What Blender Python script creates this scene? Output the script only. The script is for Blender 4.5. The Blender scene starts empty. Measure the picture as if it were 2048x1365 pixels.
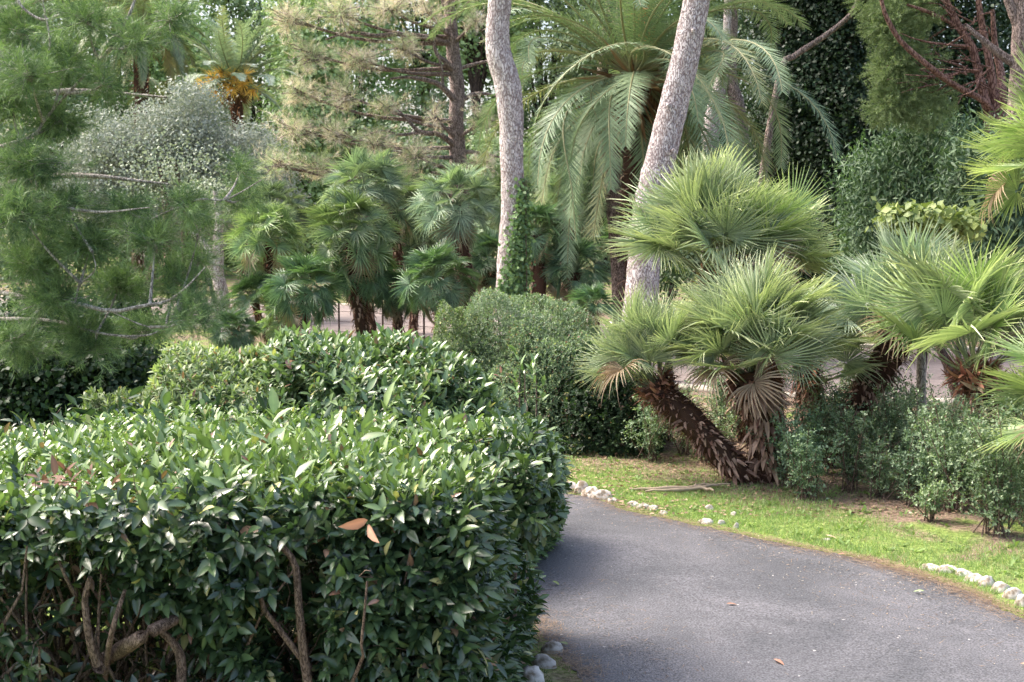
import bpy, math
import numpy as np
from mathutils import Matrix

R = np.random.default_rng(7)
SC = bpy.context.scene
COL = SC.collection
FPX, HC, HZ = 2600.0, 2.37, 440.0
PITCH = math.atan((682.5 - HZ) / FPX)
CP, SP = math.cos(PITCH), math.sin(PITCH)

# ------------------------------------------------------------------ helpers
def A(*v): return np.array(v, float)
def ray(px, py):
    x = (px - 1024.0) / FPX; u = -(py - 682.5) / FPX
    return A(x, CP + u * SP, -SP + u * CP)
def W(px, py, d):
    r = ray(px, py); return A(0, 0, HC) + r * (d / r[1])
def G(px, py, z=0.0):
    r = ray(px, py); return A(0, 0, HC) + r * ((z - HC) / r[2])
def proj(P):
    P = np.asarray(P) - A(0, 0, HC); u = P[:, 1] * SP + P[:, 2] * CP; f = P[:, 1] * CP - P[:, 2] * SP
    return np.stack([1024 + P[:, 0] / f * FPX, 682.5 - u / f * FPX], -1)
def nrm(v):
    v = np.asarray(v, float)
    return v / np.maximum(np.linalg.norm(v, axis=-1, keepdims=True), 1e-9)
def rdir(n, rng=R): return nrm(rng.normal(size=(n, 3)))
def frames(D, U):
    y = nrm(D); x = np.cross(y, U)
    bad = np.linalg.norm(x, axis=-1) < 1e-5
    if bad.any(): x[bad] = np.cross(y[bad], A(.3, .9, .2))
    x = nrm(x); z = np.cross(x, y)
    return np.stack([x, y, z], -1)

class Buf:
    def __init__(s): s.V = []; s.F = []; s.C = []; s.n = 0
    def add(s, V, F, C):
        V = np.asarray(V, np.float32).reshape(-1, 3); F = np.asarray(F, np.int32)
        C = np.asarray(C, np.float32)
        if C.ndim == 1: C = np.broadcast_to(C, (len(V), 3))
        s.V.append(V); s.C.append(C); s.F.append(F + s.n); s.n += len(V)
    def inst(s, T, M, size, P, C):
        """T=(verts,faces,vertex tint); M (N,3,3); size (N,) or (N,3)"""
        TV, TF, TC = T; N = len(P)
        if N == 0: return
        size = np.asarray(size, float)
        if size.ndim == 0: size = np.full(N, float(size))
        if size.ndim == 1: size = size[:, None].repeat(3, 1)
        V = np.einsum('nij,nkj->nki', M, TV[None] * size[:, None, :]) + P[:, None, :]
        F = TF[None] + (np.arange(N) * len(TV))[:, None, None]
        C = np.asarray(C, float)
        if C.ndim == 1: C = np.broadcast_to(C, (N, 3))
        CC = C[:, None, :] * TC[None, :, :]
        s.add(V.reshape(-1, 3), F.reshape(-1, TF.shape[1]), CC.reshape(-1, 3))
    def build(s, name, mat, parent=None, smooth=False, origin=None):
        V = np.concatenate(s.V); C = np.concatenate(s.C)
        o0 = A(*parent.location) if parent is not None else (A(0, 0, 0) if origin is None else np.asarray(origin))
        V = V - o0.astype(np.float32)
        me = bpy.data.meshes.new(name)
        me.vertices.add(len(V)); me.vertices.foreach_set('co', V.astype(np.float32).ravel())
        nl = sum(f.size for f in s.F); npoly = sum(len(f) for f in s.F)
        me.loops.add(nl); me.loops.foreach_set('vertex_index', np.concatenate([f.ravel() for f in s.F]).astype(np.int32))
        tot = np.concatenate([np.full(len(f), f.shape[1], np.int32) for f in s.F])
        st = np.concatenate([[0], np.cumsum(tot)[:-1]]).astype(np.int32)
        me.polygons.add(npoly); me.polygons.foreach_set('loop_start', st)
        try: me.polygons.foreach_set('loop_total', tot)
        except Exception: pass
        me.update(calc_edges=True)
        at = me.color_attributes.new('Col', 'FLOAT_COLOR', 'POINT')
        C4 = np.ones((len(V), 4), np.float32); C4[:, :3] = C
        at.data.foreach_set('color', C4.ravel())
        if smooth: me.polygons.foreach_set('use_smooth', np.ones(npoly, bool))
        me.materials.append(mat)
        o = bpy.data.objects.new(name, me); COL.objects.link(o)
        if parent is not None: o.parent = parent
        elif origin is not None: o.location = tuple(origin)
        return o

def tag(o, label=None, cat=None, group=None, kind=None):
    if label: o['label'] = label
    if cat: o['category'] = cat
    if group: o['group'] = group
    if kind: o['kind'] = kind
    return o
def thing(name, loc, label, cat, group=None):
    o = bpy.data.objects.new(name, None); COL.objects.link(o)
    o.location = tuple(float(v) for v in loc); o.empty_display_size = .2
    return tag(o, label, cat, group)

def spline(pts, n):
    P = np.asarray(pts, float)
    if len(P) < 3:
        t = np.linspace(0, 1, n)[:, None]; return P[0] * (1 - t) + P[-1] * t
    Q = np.vstack([2 * P[0] - P[1], P, 2 * P[-1] - P[-2]])
    m = len(P) - 1; out = []
    for u in np.linspace(0, m - 1e-6, n):
        i = int(u); t = u - i; a, b, c, d = Q[i:i + 4]
        out.append(.5 * ((2 * b) + (-a + c) * t + (2 * a - 5 * b + 4 * c - d) * t * t + (-a + 3 * b - 3 * c + d) * t ** 3))
    return np.array(out)
def tube(b, pts, rad, sides=6, col=(.2, .15, .12), noise=0., rng=R, cap=False):
    P = np.asarray(pts, float); n = len(P)
    rad = np.interp(np.linspace(0, 1, n), np.linspace(0, 1, len(np.atleast_1d(rad))), np.atleast_1d(rad))
    T = np.gradient(P, axis=0); T = nrm(T)
    ref = A(.31, .9, .17) if abs(T[0] @ A(.31, .9, .17)) < .8 else A(.9, -.1, .3)
    X = nrm(np.cross(T, ref)); Y = np.cross(T, X)
    a = np.linspace(0, 2 * np.pi, sides, endpoint=False)
    rr = rad[:, None] * (1 + noise * rng.normal(size=(n, sides)))
    V = P[:, None] + rr[..., None] * (np.cos(a)[None, :, None] * X[:, None] + np.sin(a)[None, :, None] * Y[:, None])
    i = np.arange(n - 1)[:, None] * sides; j = np.arange(sides)[None]; k = (j + 1) % sides
    F = np.stack([i + j, i + k, i + sides + k, i + sides + j], -1).reshape(-1, 4)
    b.add(V.reshape(-1, 3), F, col)
    if cap:
        b.add(V[-1], np.stack([np.full(sides - 2, 0), np.arange(1, sides - 1), np.arange(2, sides)], -1), col)

# ------------------------------------------------------------------ leaf shapes
def leaf_T(ts, ws, aspect, fold=.3, curve=.18, mid=1.35, twist=0):
    V = []; C = []
    for t, w in zip(ts, ws):
        h = w * aspect * .5
        for c in (-1, 0, 1):
            V.append((c * h, t, abs(c) * h * fold - curve * t * t)); C.append(mid if c == 0 else .95)
    F = []
    for r in range(len(ts) - 1):
        o = r * 3
        F += [(o, o + 1, o + 4, o + 3), (o + 1, o + 2, o + 5, o + 4)]
    C = np.array(C)[:, None] * np.ones((1, 3))
    return A(*V), np.array(F), C
LAUREL = leaf_T([0, .16, .4, .72, 1], [.06, .66, 1, .68, 0], .40)
OBOV = leaf_T([0, .3, .62, .88, 1], [.08, .42, .9, .86, .25], .38, .2, .22, 1.25)
RHOMB = (A((0, 0, 0), (.28, .5, .05), (0, 1, -.08), (-.28, .5, .05)), np.array([(0, 1, 2), (0, 2, 3)]), np.ones((4, 3)))
THIN = (A((0, 0, 0), (.1, .5, .02), (0, 1, -.1), (-.1, .5, .02)), np.array([(0, 1, 2), (0, 2, 3)]), np.ones((4, 3)))
NEEDLE = (A((-.5, 0, 0), (.5, 0, 0), (0, 1, 0)), np.array([(0, 1, 2)]), np.ones((3, 3)))
SCALE = leaf_T([0, .3, .65, 1], [.9, 1, .7, .08], .42, .35, .35, .9)
SCALE_D = (SCALE[0], SCALE[1], SCALE[2])

def mixc(c0, c1, t):
    t = np.clip(np.asarray(t), 0, 1)[..., None]; return A(*c0) * (1 - t) + A(*c1) * t
def sprigs(b, P, D, k, L, size, c0, c1, T=LAUREL, a0=75, a1=22, rng=R, up=.5, newt=.5, jit=.15, brown=0., fixed=None):
    """leafy shoots: P base, D direction, k leaves each along a length L"""
    N = len(P); D = nrm(D); s = np.linspace(.05, 1, k)[None, :].repeat(N, 0)
    M = frames(D, rdir(N, rng)); az = (np.arange(k)[None] * 2.4 + rng.uniform(0, 6.28, (N, 1)))
    rad = np.cos(az)[..., None] * M[:, None, :, 0] + np.sin(az)[..., None] * M[:, None, :, 2]
    a = np.radians(a0 + (a1 - a0) * s + rng.normal(0, 9, (N, k)))
    d = D[:, None] * np.cos(a)[..., None] + rad * np.sin(a)[..., None] + rng.normal(0, jit, (N, k, 3))
    d[..., 2] += -.04
    U = D[:, None] * .8 + A(0, 0, up) + rng.normal(0, .25, (N, k, 3))
    L = np.asarray(L) * np.ones(N)
    pos = P[:, None] + D[:, None] * (L[:, None] * s)[..., None]
    t = rng.beta(1.3, 2.2, (N, 1)) * .75 + rng.normal(0, .12, (N, k)) + newt * (s - .55)
    if fixed is not None: t = t + fixed[:, None]
    C = mixc(c0, c1, t)
    if brown > 0:
        m = rng.random((N, k)) < .02; C[m] = mixc((.34, .36, .08), (.55, .5, .16), rng.random(m.sum()))
        m = rng.random((N, k)) < brown; C[m] = mixc((.20, .085, .045), (.34, .19, .11), rng.random(m.sum()))
    sz = size * rng.uniform(.8, 1.15, (N, 1)) * rng.uniform(.5, 1.2, (N, k))
    d = d.reshape(-1, 3); U = U.reshape(-1, 3)
    b.inst(T, frames(d, U), sz.ravel(), pos.reshape(-1, 3), C.reshape(-1, 3))
def tufts(b, P, D, n, L, twig, w, c0, c1, rng=R, a0=14, a1=62, fixed=None, droop=0.):
    N = len(P); D = nrm(D); s = rng.random((N, n))
    M = frames(D, rdir(N, rng)); az = rng.uniform(0, 6.28, (N, n))
    rad = np.cos(az)[..., None] * M[:, None, :, 0] + np.sin(az)[..., None] * M[:, None, :, 2]
    a = np.radians(rng.uniform(a0, a1, (N, n)))
    d = nrm(D[:, None] * np.cos(a)[..., None] + rad * np.sin(a)[..., None])
    d[..., 2] -= droop
    pos = P[:, None] + D[:, None] * (twig * s)[..., None]
    t = rng.beta(1.5, 1.5, (N, 1)) * .8 + rng.normal(0, .14, (N, n))
    if fixed is not None: t = t + fixed[:, None]
    C = mixc(c0, c1, t).reshape(-1, 3)
    d = d.reshape(-1, 3); q = len(d)
    ln = L * rng.uniform(.7, 1.15, q)
    b.inst(NEEDLE, frames(d, rdir(q, rng)), np.stack([np.full(q, w), ln, ln], -1), pos.reshape(-1, 3), C)
def ell(n, c, r, rng=R, shell=.5, up=0.):
    """points in an ellipsoid, biased towards the outside; returns points, outward normals"""
    u = rdir(n, rng)
    if up: u[:, 2] += up; u = nrm(u)
    q = rng.random(n) ** shell
    P = np.asarray(c) + u * np.asarray(r) * q[:, None]
    return P, nrm(u / np.asarray(r))

# ------------------------------------------------------------------ materials
def newmat(name):
    m = bpy.data.materials.new(name); m.use_nodes = True
    nt = m.node_tree; bs = nt.nodes['Principled BSDF']; return m, nt, bs
def N_(nt, t, **k):
    n = nt.nodes.new(t)
    for a, v in k.items():
        if a in n.inputs.keys(): n.inputs[a].default_value = v
        else: setattr(n, a, v)
    return n
def leaf_mat(name, rough=.45, trans=.25, spec=.5, var=.25, tint=(1.2, 1.4, .6), sat=.84):
    m, nt, bs = newmat(name); L = nt.links.new
    at = N_(nt, 'ShaderNodeAttribute', attribute_name='Col')
    tc = N_(nt, 'ShaderNodeTexCoord'); no = N_(nt, 'ShaderNodeTexNoise', Scale=23., Detail=2.)
    L(tc.outputs['Object'], no.inputs['Vector'])
    oi = N_(nt, 'ShaderNodeObjectInfo')
    mr = N_(nt, 'ShaderNodeMapRange'); mr.inputs['To Min'].default_value = 1 - var; mr.inputs['To Max'].default_value = 1 + var
    L(no.outputs['Fac'], mr.inputs['Value'])
    mo = N_(nt, 'ShaderNodeMapRange'); mo.inputs['To Min'].default_value = .72; mo.inputs['To Max'].default_value = 1.22
    L(oi.outputs['Random'], mo.inputs['Value'])
    mu = N_(nt, 'ShaderNodeMath', operation='MULTIPLY'); L(mr.outputs[0], mu.inputs[0]); L(mo.outputs[0], mu.inputs[1])
    mx = N_(nt, 'ShaderNodeVectorMath', operation='SCALE'); L(at.outputs['Color'], mx.inputs[0]); L(mu.outputs[0], mx.inputs['Scale'])
    hs = N_(nt, 'ShaderNodeHueSaturation'); hs.inputs['Saturation'].default_value = sat; L(mx.outputs[0], hs.inputs['Color'])
    L(hs.outputs[0], bs.inputs['Base Color'])
    bs.inputs['Roughness'].default_value = rough; bs.inputs['Specular IOR Level'].default_value = spec
    if trans > 0:
        tv = N_(nt, 'ShaderNodeVectorMath', operation='MULTIPLY'); tv.inputs[1].default_value = tint
        L(hs.outputs[0], tv.inputs[0])
        tr = N_(nt, 'ShaderNodeBsdfTranslucent'); L(tv.outputs[0], tr.inputs['Color'])
        ms = N_(nt, 'ShaderNodeMixShader'); ms.inputs[0].default_value = trans
        L(bs.outputs[0], ms.inputs[1]); L(tr.outputs[0], ms.inputs[2])
        L(ms.outputs[0], nt.nodes['Material Output'].inputs['Surface'])
    return m
def bark_mat(name, c0, c1, scale=9., stretch=.25, bump=.6, spots=None, rough=.9):
    m, nt, bs = newmat(name); L = nt.links.new
    tc = N_(nt, 'ShaderNodeTexCoord'); mp = N_(nt, 'ShaderNodeMapping'); mp.inputs['Scale'].default_value = (1, 1, stretch)
    L(tc.outputs['Object'], mp.inputs['Vector'])
    vo = N_(nt, 'ShaderNodeTexVoronoi', Scale=scale * 2.2); vo.feature = 'DISTANCE_TO_EDGE'
    no = N_(nt, 'ShaderNodeTexNoise', Scale=scale, Detail=6.); n2 = N_(nt, 'ShaderNodeTexNoise', Scale=scale * .25, Detail=3.)
    wv = N_(nt, 'ShaderNodeVectorMath', operation='SCALE'); wv.inputs['Scale'].default_value = .12
    L(mp.outputs[0], no.inputs['Vector']); L(no.outputs['Color'], wv.inputs[0])
    ad = N_(nt, 'ShaderNodeVectorMath', operation='ADD'); L(mp.outputs[0], ad.inputs[0]); L(wv.outputs[0], ad.inputs[1])
    L(ad.outputs[0], vo.inputs['Vector']); L(mp.outputs[0], n2.inputs['Vector'])
    mr = N_(nt, 'ShaderNodeMapRange'); mr.inputs['From Max'].default_value = .16; L(vo.outputs['Distance'], mr.inputs['Value'])
    m1 = N_(nt, 'ShaderNodeMath', operation='MULTIPLY'); L(mr.outputs[0], m1.inputs[0]); L(no.outputs['Fac'], m1.inputs[1])
    m2 = N_(nt, 'ShaderNodeMath', operation='MULTIPLY'); L(m1.outputs[0], m2.inputs[0])
    m3 = N_(nt, 'ShaderNodeMath', operation='ADD'); m3.inputs[1].default_value = .9; L(n2.outputs['Fac'], m3.inputs[0]); L(m3.outputs[0], m2.inputs[1])
    cr = N_(nt, 'ShaderNodeValToRGB'); cr.color_ramp.elements[0].position = .12; cr.color_ramp.elements[1].position = .78
    cr.color_ramp.elements[0].color = (*c0, 1); cr.color_ramp.elements[1].color = (*c1, 1)
    L(m2.outputs[0], cr.inputs['Fac'])
    L(cr.outputs['Color'], bs.inputs['Base Color'])
    bp = N_(nt, 'ShaderNodeBump', Strength=bump, Distance=.03); L(m1.outputs[0], bp.inputs['Height']); L(bp.outputs[0], bs.inputs['Normal'])
    bs.inputs['Roughness'].default_value = rough; bs.inputs['Specular IOR Level'].default_value = .2
    return m
def col_mat(name, rough=.85, spec=.2):
    return leaf_mat(name, rough, 0, spec, .3, sat=1.08)

M_LAUREL = leaf_mat('laurel leaf', .27, .18, .7)
M_SMALL = leaf_mat('small leaf', .45, .25, .4)
M_FAN = leaf_mat('fan palm leaf', .36, .16, .55, .28)
M_DATE = leaf_mat('date palm leaf', .5, .16, .4, .2)
M_NEEDLE = leaf_mat('pine needle', .5, .2, .3, .25)
M_OLIVE = leaf_mat('olive leaf', .55, .2, .3, .2, (1, 1.1, .8))
M_FAR = leaf_mat('tree leaf', .5, .18, .3, .25)
M_GRASS = leaf_mat('grass blade', .5, .35, .3, .2)
M_DRY = leaf_mat('dry leaf', .7, .15, .2, .3, (1.2, 1, .7))
M_PINEBARK = bark_mat('pale pine bark', (.27, .20, .195), (.76, .68, .68), 16., .34, .9)
M_PINEBARK2 = bark_mat('brown pine bark', (.09, .065, .055), (.42, .33, .30), 16., .35, .9)
M_REDBARK = bark_mat('reddish bark', (.09, .045, .038), (.32, .19, .16), 9., .3, .8)
M_GREYBARK = bark_mat('grey twig bark', (.17, .15, .13), (.5, .45, .41), 14., .3, .5)
M_DARKBARK = bark_mat('dark bark', (.03, .02, .017), (.14, .10, .085), 12., .3, .6)
M_STEM = bark_mat('hedge wood', (.06, .04, .03), (.26, .19, .15), 30., .3, .5)
M_SCALE = col_mat('palm trunk scale')

# ------------------------------------------------------------------ world, light, camera
w = bpy.data.worlds.new('World'); SC.world = w; w.use_nodes = True
nt = w.node_tree; bg = nt.nodes['Background']
sky = nt.nodes.new('ShaderNodeTexSky'); sky.sky_type = 'NISHITA'; sky.sun_disc = False
SUN = nrm(A(-.62, .22, .86))
el = math.asin(SUN[2]); rot = math.atan2(SUN[0], SUN[1])
sky.sun_elevation = el; sky.sun_rotation = rot; sky.air_density = 1.0; sky.dust_density = 6.0; sky.ozone_density = .6
nt.links.new(sky.outputs[0], bg.inputs['Color']); bg.inputs['Strength'].default_value = .14
sl = bpy.data.lights.new('sun', 'SUN'); sl.energy = 1.5; sl.angle = math.radians(24); sl.color = (1, .95, .87)
so = bpy.data.objects.new('sun', sl); COL.objects.link(so); so.location = (-10, 4, 20)
so.rotation_euler = Matrix.Identity(3).to_euler()
from mathutils import Vector
so.rotation_euler = Vector(-SUN).to_track_quat('-Z', 'Y').to_euler()
cam = bpy.data.cameras.new('camera'); co = bpy.data.objects.new('camera', cam); COL.objects.link(co)
co.location = (0, 0, HC); co.rotation_euler = (math.pi / 2 - PITCH, 0, 0)
cam.lens = FPX / 2048 * 36; cam.sensor_width = 36; cam.clip_end = 2000
cam.dof.use_dof = True; cam.dof.focus_distance = 8.; cam.dof.aperture_fstop = 8.
SC.camera = co
SC.view_settings.view_transform = 'Standard'; SC.view_settings.look = 'None'; SC.view_settings.exposure = 1.78
SC.cycles.max_bounces = 6; SC.cycles.diffuse_bounces = 3; SC.cycles.transmission_bounces = 3; SC.cycles.glossy_bounces = 2
SC.cycles.use_denoising = True

# ------------------------------------------------------------------ ground and roads
m, nt, bs = newmat('earth and turf'); L = nt.links.new
tc = N_(nt, 'ShaderNodeTexCoord')
n1 = N_(nt, 'ShaderNodeTexNoise', Scale=.55, Detail=6.); n2 = N_(nt, 'ShaderNodeTexNoise', Scale=30., Detail=4.); n3 = N_(nt, 'ShaderNodeTexNoise', Scale=3.2, Detail=8.)
for n in (n1, n2, n3): L(tc.outputs['Object'], n.inputs['Vector'])
c1 = N_(nt, 'ShaderNodeValToRGB'); e = c1.color_ramp.elements; e[0].position = .3; e[0].color = (.11, .08, .06, 1); e[1].position = .72; e[1].color = (.34, .25, .19, 1)
L(n2.outputs['Fac'], c1.inputs['Fac'])
c2 = N_(nt, 'ShaderNodeValToRGB'); e = c2.color_ramp.elements; e[0].position = .3; e[0].color = (.08, .12, .03, 1); e[1].position = .7; e[1].color = (.24, .31, .09, 1)
L(n2.outputs['Fac'], c2.inputs['Fac'])
ad = N_(nt, 'ShaderNodeMath', operation='ADD'); L(n1.outputs['Fac'], ad.inputs[0]); L(n3.outputs['Fac'], ad.inputs[1])
ga = N_(nt, 'ShaderNodeAttribute', attribute_name='Col'); a2 = N_(nt, 'ShaderNodeMath', operation='MULTIPLY_ADD'); a2.inputs[1].default_value = .45; L(ga.outputs['Fac'], a2.inputs[0]); L(ad.outputs[0], a2.inputs[2])
mr = N_(nt, 'ShaderNodeMapRange'); mr.inputs['From Min'].default_value = 1.16; mr.inputs['From Max'].default_value = 1.36; L(a2.outputs[0], mr.inputs['Value'])
mx = N_(nt, 'ShaderNodeMix', data_type='RGBA'); L(mr.outputs[0], mx.inputs['Factor']); L(c1.outputs[0], mx.inputs[6]); L(c2.outputs[0], mx.inputs[7])
L(mx.outputs[2], bs.inputs['Base Color']); bs.inputs['Roughness'].default_value = 1; bs.inputs['Specular IOR Level'].default_value = .1
bp = N_(nt, 'ShaderNodeBump', Strength=.8, Distance=.03); L(n2.outputs['Fac'], bp.inputs['Height']); L(bp.outputs[0], bs.inputs['Normal'])
M_GROUND = m
def asphalt(name, c0, c1, sp, spscale=160.):
    m, nt, bs = newmat(name); L = nt.links.new
    tc = N_(nt, 'ShaderNodeTexCoord')
    a = N_(nt, 'ShaderNodeTexNoise', Scale=.9, Detail=5.); b = N_(nt, 'ShaderNodeTexNoise', Scale=spscale, Detail=2.); v = N_(nt, 'ShaderNodeTexVoronoi', Scale=spscale * .7)
    for n in (a, b, v): L(tc.outputs['Object'], n.inputs['Vector'])
    a.inputs['Roughness'].default_value = .7; a.inputs['Distortion'].default_value = .6
    cr = N_(nt, 'ShaderNodeValToRGB'); e = cr.color_ramp.elements; e[0].position = .35; e[0].color = (*c0, 1); e[1].position = .65; e[1].color = (*c1, 1)
    L(a.outputs['Fac'], cr.inputs['Fac'])
    mr = N_(nt, 'ShaderNodeMapRange'); mr.inputs['From Min'].default_value = .3; mr.inputs['From Max'].default_value = .7
    mr.inputs['To Min'].default_value = 1 - sp; mr.inputs['To Max'].default_value = 1 + sp; L(b.outputs['Fac'], mr.inputs['Value'])
    sc = N_(nt, 'ShaderNodeVectorMath', operation='SCALE'); L(cr.outputs[0], sc.inputs[0]); L(mr.outputs[0], sc.inputs['Scale'])
    st = N_(nt, 'ShaderNodeMath', operation='GREATER_THAN'); st.inputs[1].default_value = .965; L(v.outputs['Color'], st.inputs[0])
    mx = N_(nt, 'ShaderNodeMix', data_type='RGBA'); L(st.outputs[0], mx.inputs['Factor']); L(sc.outputs[0], mx.inputs[6]); mx.inputs[7].default_value = (.34, .33, .32, 1)
    L(mx.outputs[2], bs.inputs['Base Color']); bs.inputs['Roughness'].default_value = .75; bs.inputs['Specular IOR Level'].default_value = .4
    bp = N_(nt, 'ShaderNodeBump', Strength=.5, Distance=.004); L(b.outputs['Fac'], bp.inputs['Height']); L(bp.outputs[0], bs.inputs['Normal'])
    return m
M_ROAD = asphalt('asphalt', (.068, .069, .076), (.124, .121, .131), .6, 95.)
M_ROAD2 = asphalt('old pinkish asphalt', (.16, .125, .115), (.29, .235, .215), .25, 60.)

def gz(x, y):
    return 0.025 * np.sin(x * 1.7 + 1) * np.sin(y * 1.3) + .012 * np.sin(x * 5.1) * np.sin(y * 4.3 + .4)
b = Buf()
xs = np.concatenate([np.linspace(-300, -12, 20), np.linspace(-11.5, 13, 130), np.linspace(15, 300, 20)])
ys = np.concatenate([np.linspace(-60, -1, 8), np.linspace(0, 20, 110), np.linspace(21, 60, 40), np.linspace(70, 500, 12)])
X, Y = np.meshgrid(xs, ys); near = np.clip((60 - Y) / 40, 0, 1)
# ------- road outlines
far_edge = [G(px, py)[:2] for px, py in [(1105, 985), (1250, 1022), (1400, 1053), (1560, 1088), (1700, 1115), (1800, 1140), (1880, 1165), (1960, 1195), (2048, 1238)]]
far_edge = [A(-14, 13.6), A(-7, 12.9), A(-2.5, 12.3)] + far_edge + [A(3.5, 6.9), A(3.75, 5.5), A(3.7, 3.5), A(3.5, 0), A(3.4, -8)]
near_edge = [G(px, py)[:2] for px, py in [(1060, 1230), (1085, 1275), (1125, 1320), (1165, 1365)]]
near_edge = [A(-14, 10.6), A(-7, 10.0), A(-2.5, 9.7), A(-.7, 9.2), A(-.1, 8.4)] + near_edge + [A(.5, 5.5), A(.6, 4), A(.6, 2), A(.6, -8)]
FE = spline(far_edge, 160); NE = spline(near_edge, 160)
POLY = np.vstack([FE, NE[::-1]])
def inpoly(x, y, P=POLY):
    x = np.asarray(x); y = np.asarray(y); c = np.zeros(x.shape, bool)
    for i in range(len(P)):
        x1, y1 = P[i]; x2, y2 = P[i - 1]
        k = ((y1 > y) != (y2 > y)) & (x < (x2 - x1) * (y - y1) / (y2 - y1 + 1e-12) + x1); c ^= k
    return c
def edge_dist(x, y, E):
    P = np.stack([x, y], -1)
    return np.sqrt(((P[:, None] - E[None]) ** 2).sum(-1).min(1))
flat = np.minimum(1, np.clip(edge_dist(X.ravel(), Y.ravel(), POLY).reshape(X.shape) / .5, 0, 1))
flat[inpoly(X, Y)] = 0
C2 = spline([A(60, 12), A(20, 17.5), A(9, 19.5), A(4.5, 21.0), A(.5, 25.5), A(-4, 31), A(-11, 34.8), A(-24, 36), A(-60, 36)], 120)
f2 = np.clip((edge_dist(X.ravel(), Y.ravel(), C2).reshape(X.shape) - 4.0) / .8, 0, 1)
Z = (gz(X, Y) * near + .018) * flat * f2
V = np.stack([X, Y, Z], -1).reshape(-1, 3); nx = len(xs); ny = len(ys)
i = (np.arange(ny - 1)[:, None] * nx + np.arange(nx - 1)[None]).ravel()
gm = np.full(X.shape, .55); pal = (X > -2) & (X < 9) & (Y > 9.5) & (Y < 16.8); gm[pal] = .25; gm[(X < -1.6) & (Y < 24)] = 1.
de = edge_dist(X.ravel(), Y.ravel(), FE).reshape(X.shape); gm = np.maximum(gm, np.clip(1.6 - de / 1.0, 0, 1) * ((X > -2) & (Y > 5)))
b.add(V, np.stack([i, i + 1, i + nx + 1, i + nx], -1), gm.ravel()[:, None] * np.ones((1, 3)))
tag(b.build('ground', M_GROUND, smooth=True), kind='structure')
# real road: a sheet over the ground with a slightly ragged edge
b = Buf(); nr = 14; rows = []
for k in range(nr):
    t = k / (nr - 1); e = FE * (1 - t) + NE * t
    if k in (0, nr - 1): e = e + R.normal(0, .012, e.shape)
    rows.append(np.column_stack([e, np.full(len(e), .006 + .02 * (1 - (2 * t - 1) ** 2))]))
V = np.array(rows); n = len(FE)
i = (np.arange(nr - 1)[:, None] * n + np.arange(n - 1)[None]).ravel()
b.add(V.reshape(-1, 3), np.stack([i, i + n, i + n + 1, i + 1], -1), (.1, .1, .1))
tag(b.build('road', M_ROAD, smooth=True), kind='structure')
b = Buf(); T2 = nrm(np.gradient(C2, axis=0)); Nn = np.stack([-T2[:, 1], T2[:, 0]], -1)
wv = 3.6
Lf = C2 - Nn * wv; Rt = C2 + Nn * wv
V = np.vstack([np.column_stack([Lf, np.full(len(C2), .008)]), np.column_stack([Rt, np.full(len(C2), .008)])]); n = len(C2)
i = np.arange(n - 1); b.add(V, np.stack([i, i + n, i + n + 1, i + 1], -1), (.2, .2, .2))
tag(b.build('park_road', M_ROAD2), kind='structure')
# pale kerb edge along the far park road
b = Buf()
for E, s in ((Lf, 1), (Rt, 1)):
    pts = np.column_stack([E, np.full(n, .03)]); pts = pts[(np.abs(pts[:, 0]) < 30)]
    tube(b, spline(pts[::3], 160), .06, 5, (.5, .45, .38), .15)
tag(b.build('kerb', col_mat('kerb stone')), kind='structure')

# ------------------------------------------------------------------ grass, litter
def grass(n, xr, yr, h, wd, cond, c0, c1, name, rng):
    x = rng.uniform(*xr, n); y = rng.uniform(*yr, n); k = cond(x, y); x, y = x[k], y[k]
    P = np.stack([x, y, gz(x, y) * .5 - .005], -1); N = len(P)
    D = nrm(np.stack([rng.normal(0, .55, N), rng.normal(0, .55, N), np.ones(N)], -1))
    b = Buf(); hh = h * rng.uniform(.4, 1.3, N)
    pn = .5 + .5 * np.sin(x * 2.1 + np.sin(y * 3.)) * np.sin(y * 2.7)
    t = rng.random(N) * .7 + pn * .3
    C = mixc(c0, c1, t); dry = rng.random(N) < .07; C[dry] = (.36, .28, .14)
    b.inst(NEEDLE, frames(D, rdir(N, rng)), np.stack([np.full(N, wd), hh, hh], -1), P, C)
    return tag(b.build(name, M_GRASS), 'short bright green grass on the verge beyond the road', 'grass', kind='stuff')
rg = np.random.default_rng(3)
def patch(x, y): return .5 + .5 * np.sin(x * 1.9 + 2 * np.sin(y * 1.1)) * np.sin(y * 1.7 + x)
def verge(x, y):
    ok = ~inpoly(x, y); d = edge_dist(x, y, FE); dn = d + rg.normal(0, .04, len(x))
    dens = np.clip(1.6 - d / 1.5, .16, 1) * (.25 + .75 * (patch(x, y) > .25)) * np.clip(d / .12, .0, 1)
    return ok & (dn > .05) & (rg.random(len(x)) < dens) & (y > x * 0 + 6) & (x > -.9)
grass(330000, (-.8, 6.2), (7.2, 14.5), .055, .007, verge, (.13, .22, .05), (.31, .43, .14), 'verge_grass', rg)
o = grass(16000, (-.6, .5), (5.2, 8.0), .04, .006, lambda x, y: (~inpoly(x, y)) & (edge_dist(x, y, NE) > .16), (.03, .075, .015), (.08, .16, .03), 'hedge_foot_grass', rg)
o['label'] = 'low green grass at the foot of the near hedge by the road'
o = grass(90000, (-16, 16), (14.5, 40), .07, .014, lambda x, y: (edge_dist(x, y, C2) > 3.9) & (patch(x * .4, y * .4) > .45), (.09, .15, .03), (.24, .33, .08), 'park_grass', rg)
o['label'] = 'patchy sunlit grass between the palms and pines far back'
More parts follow.
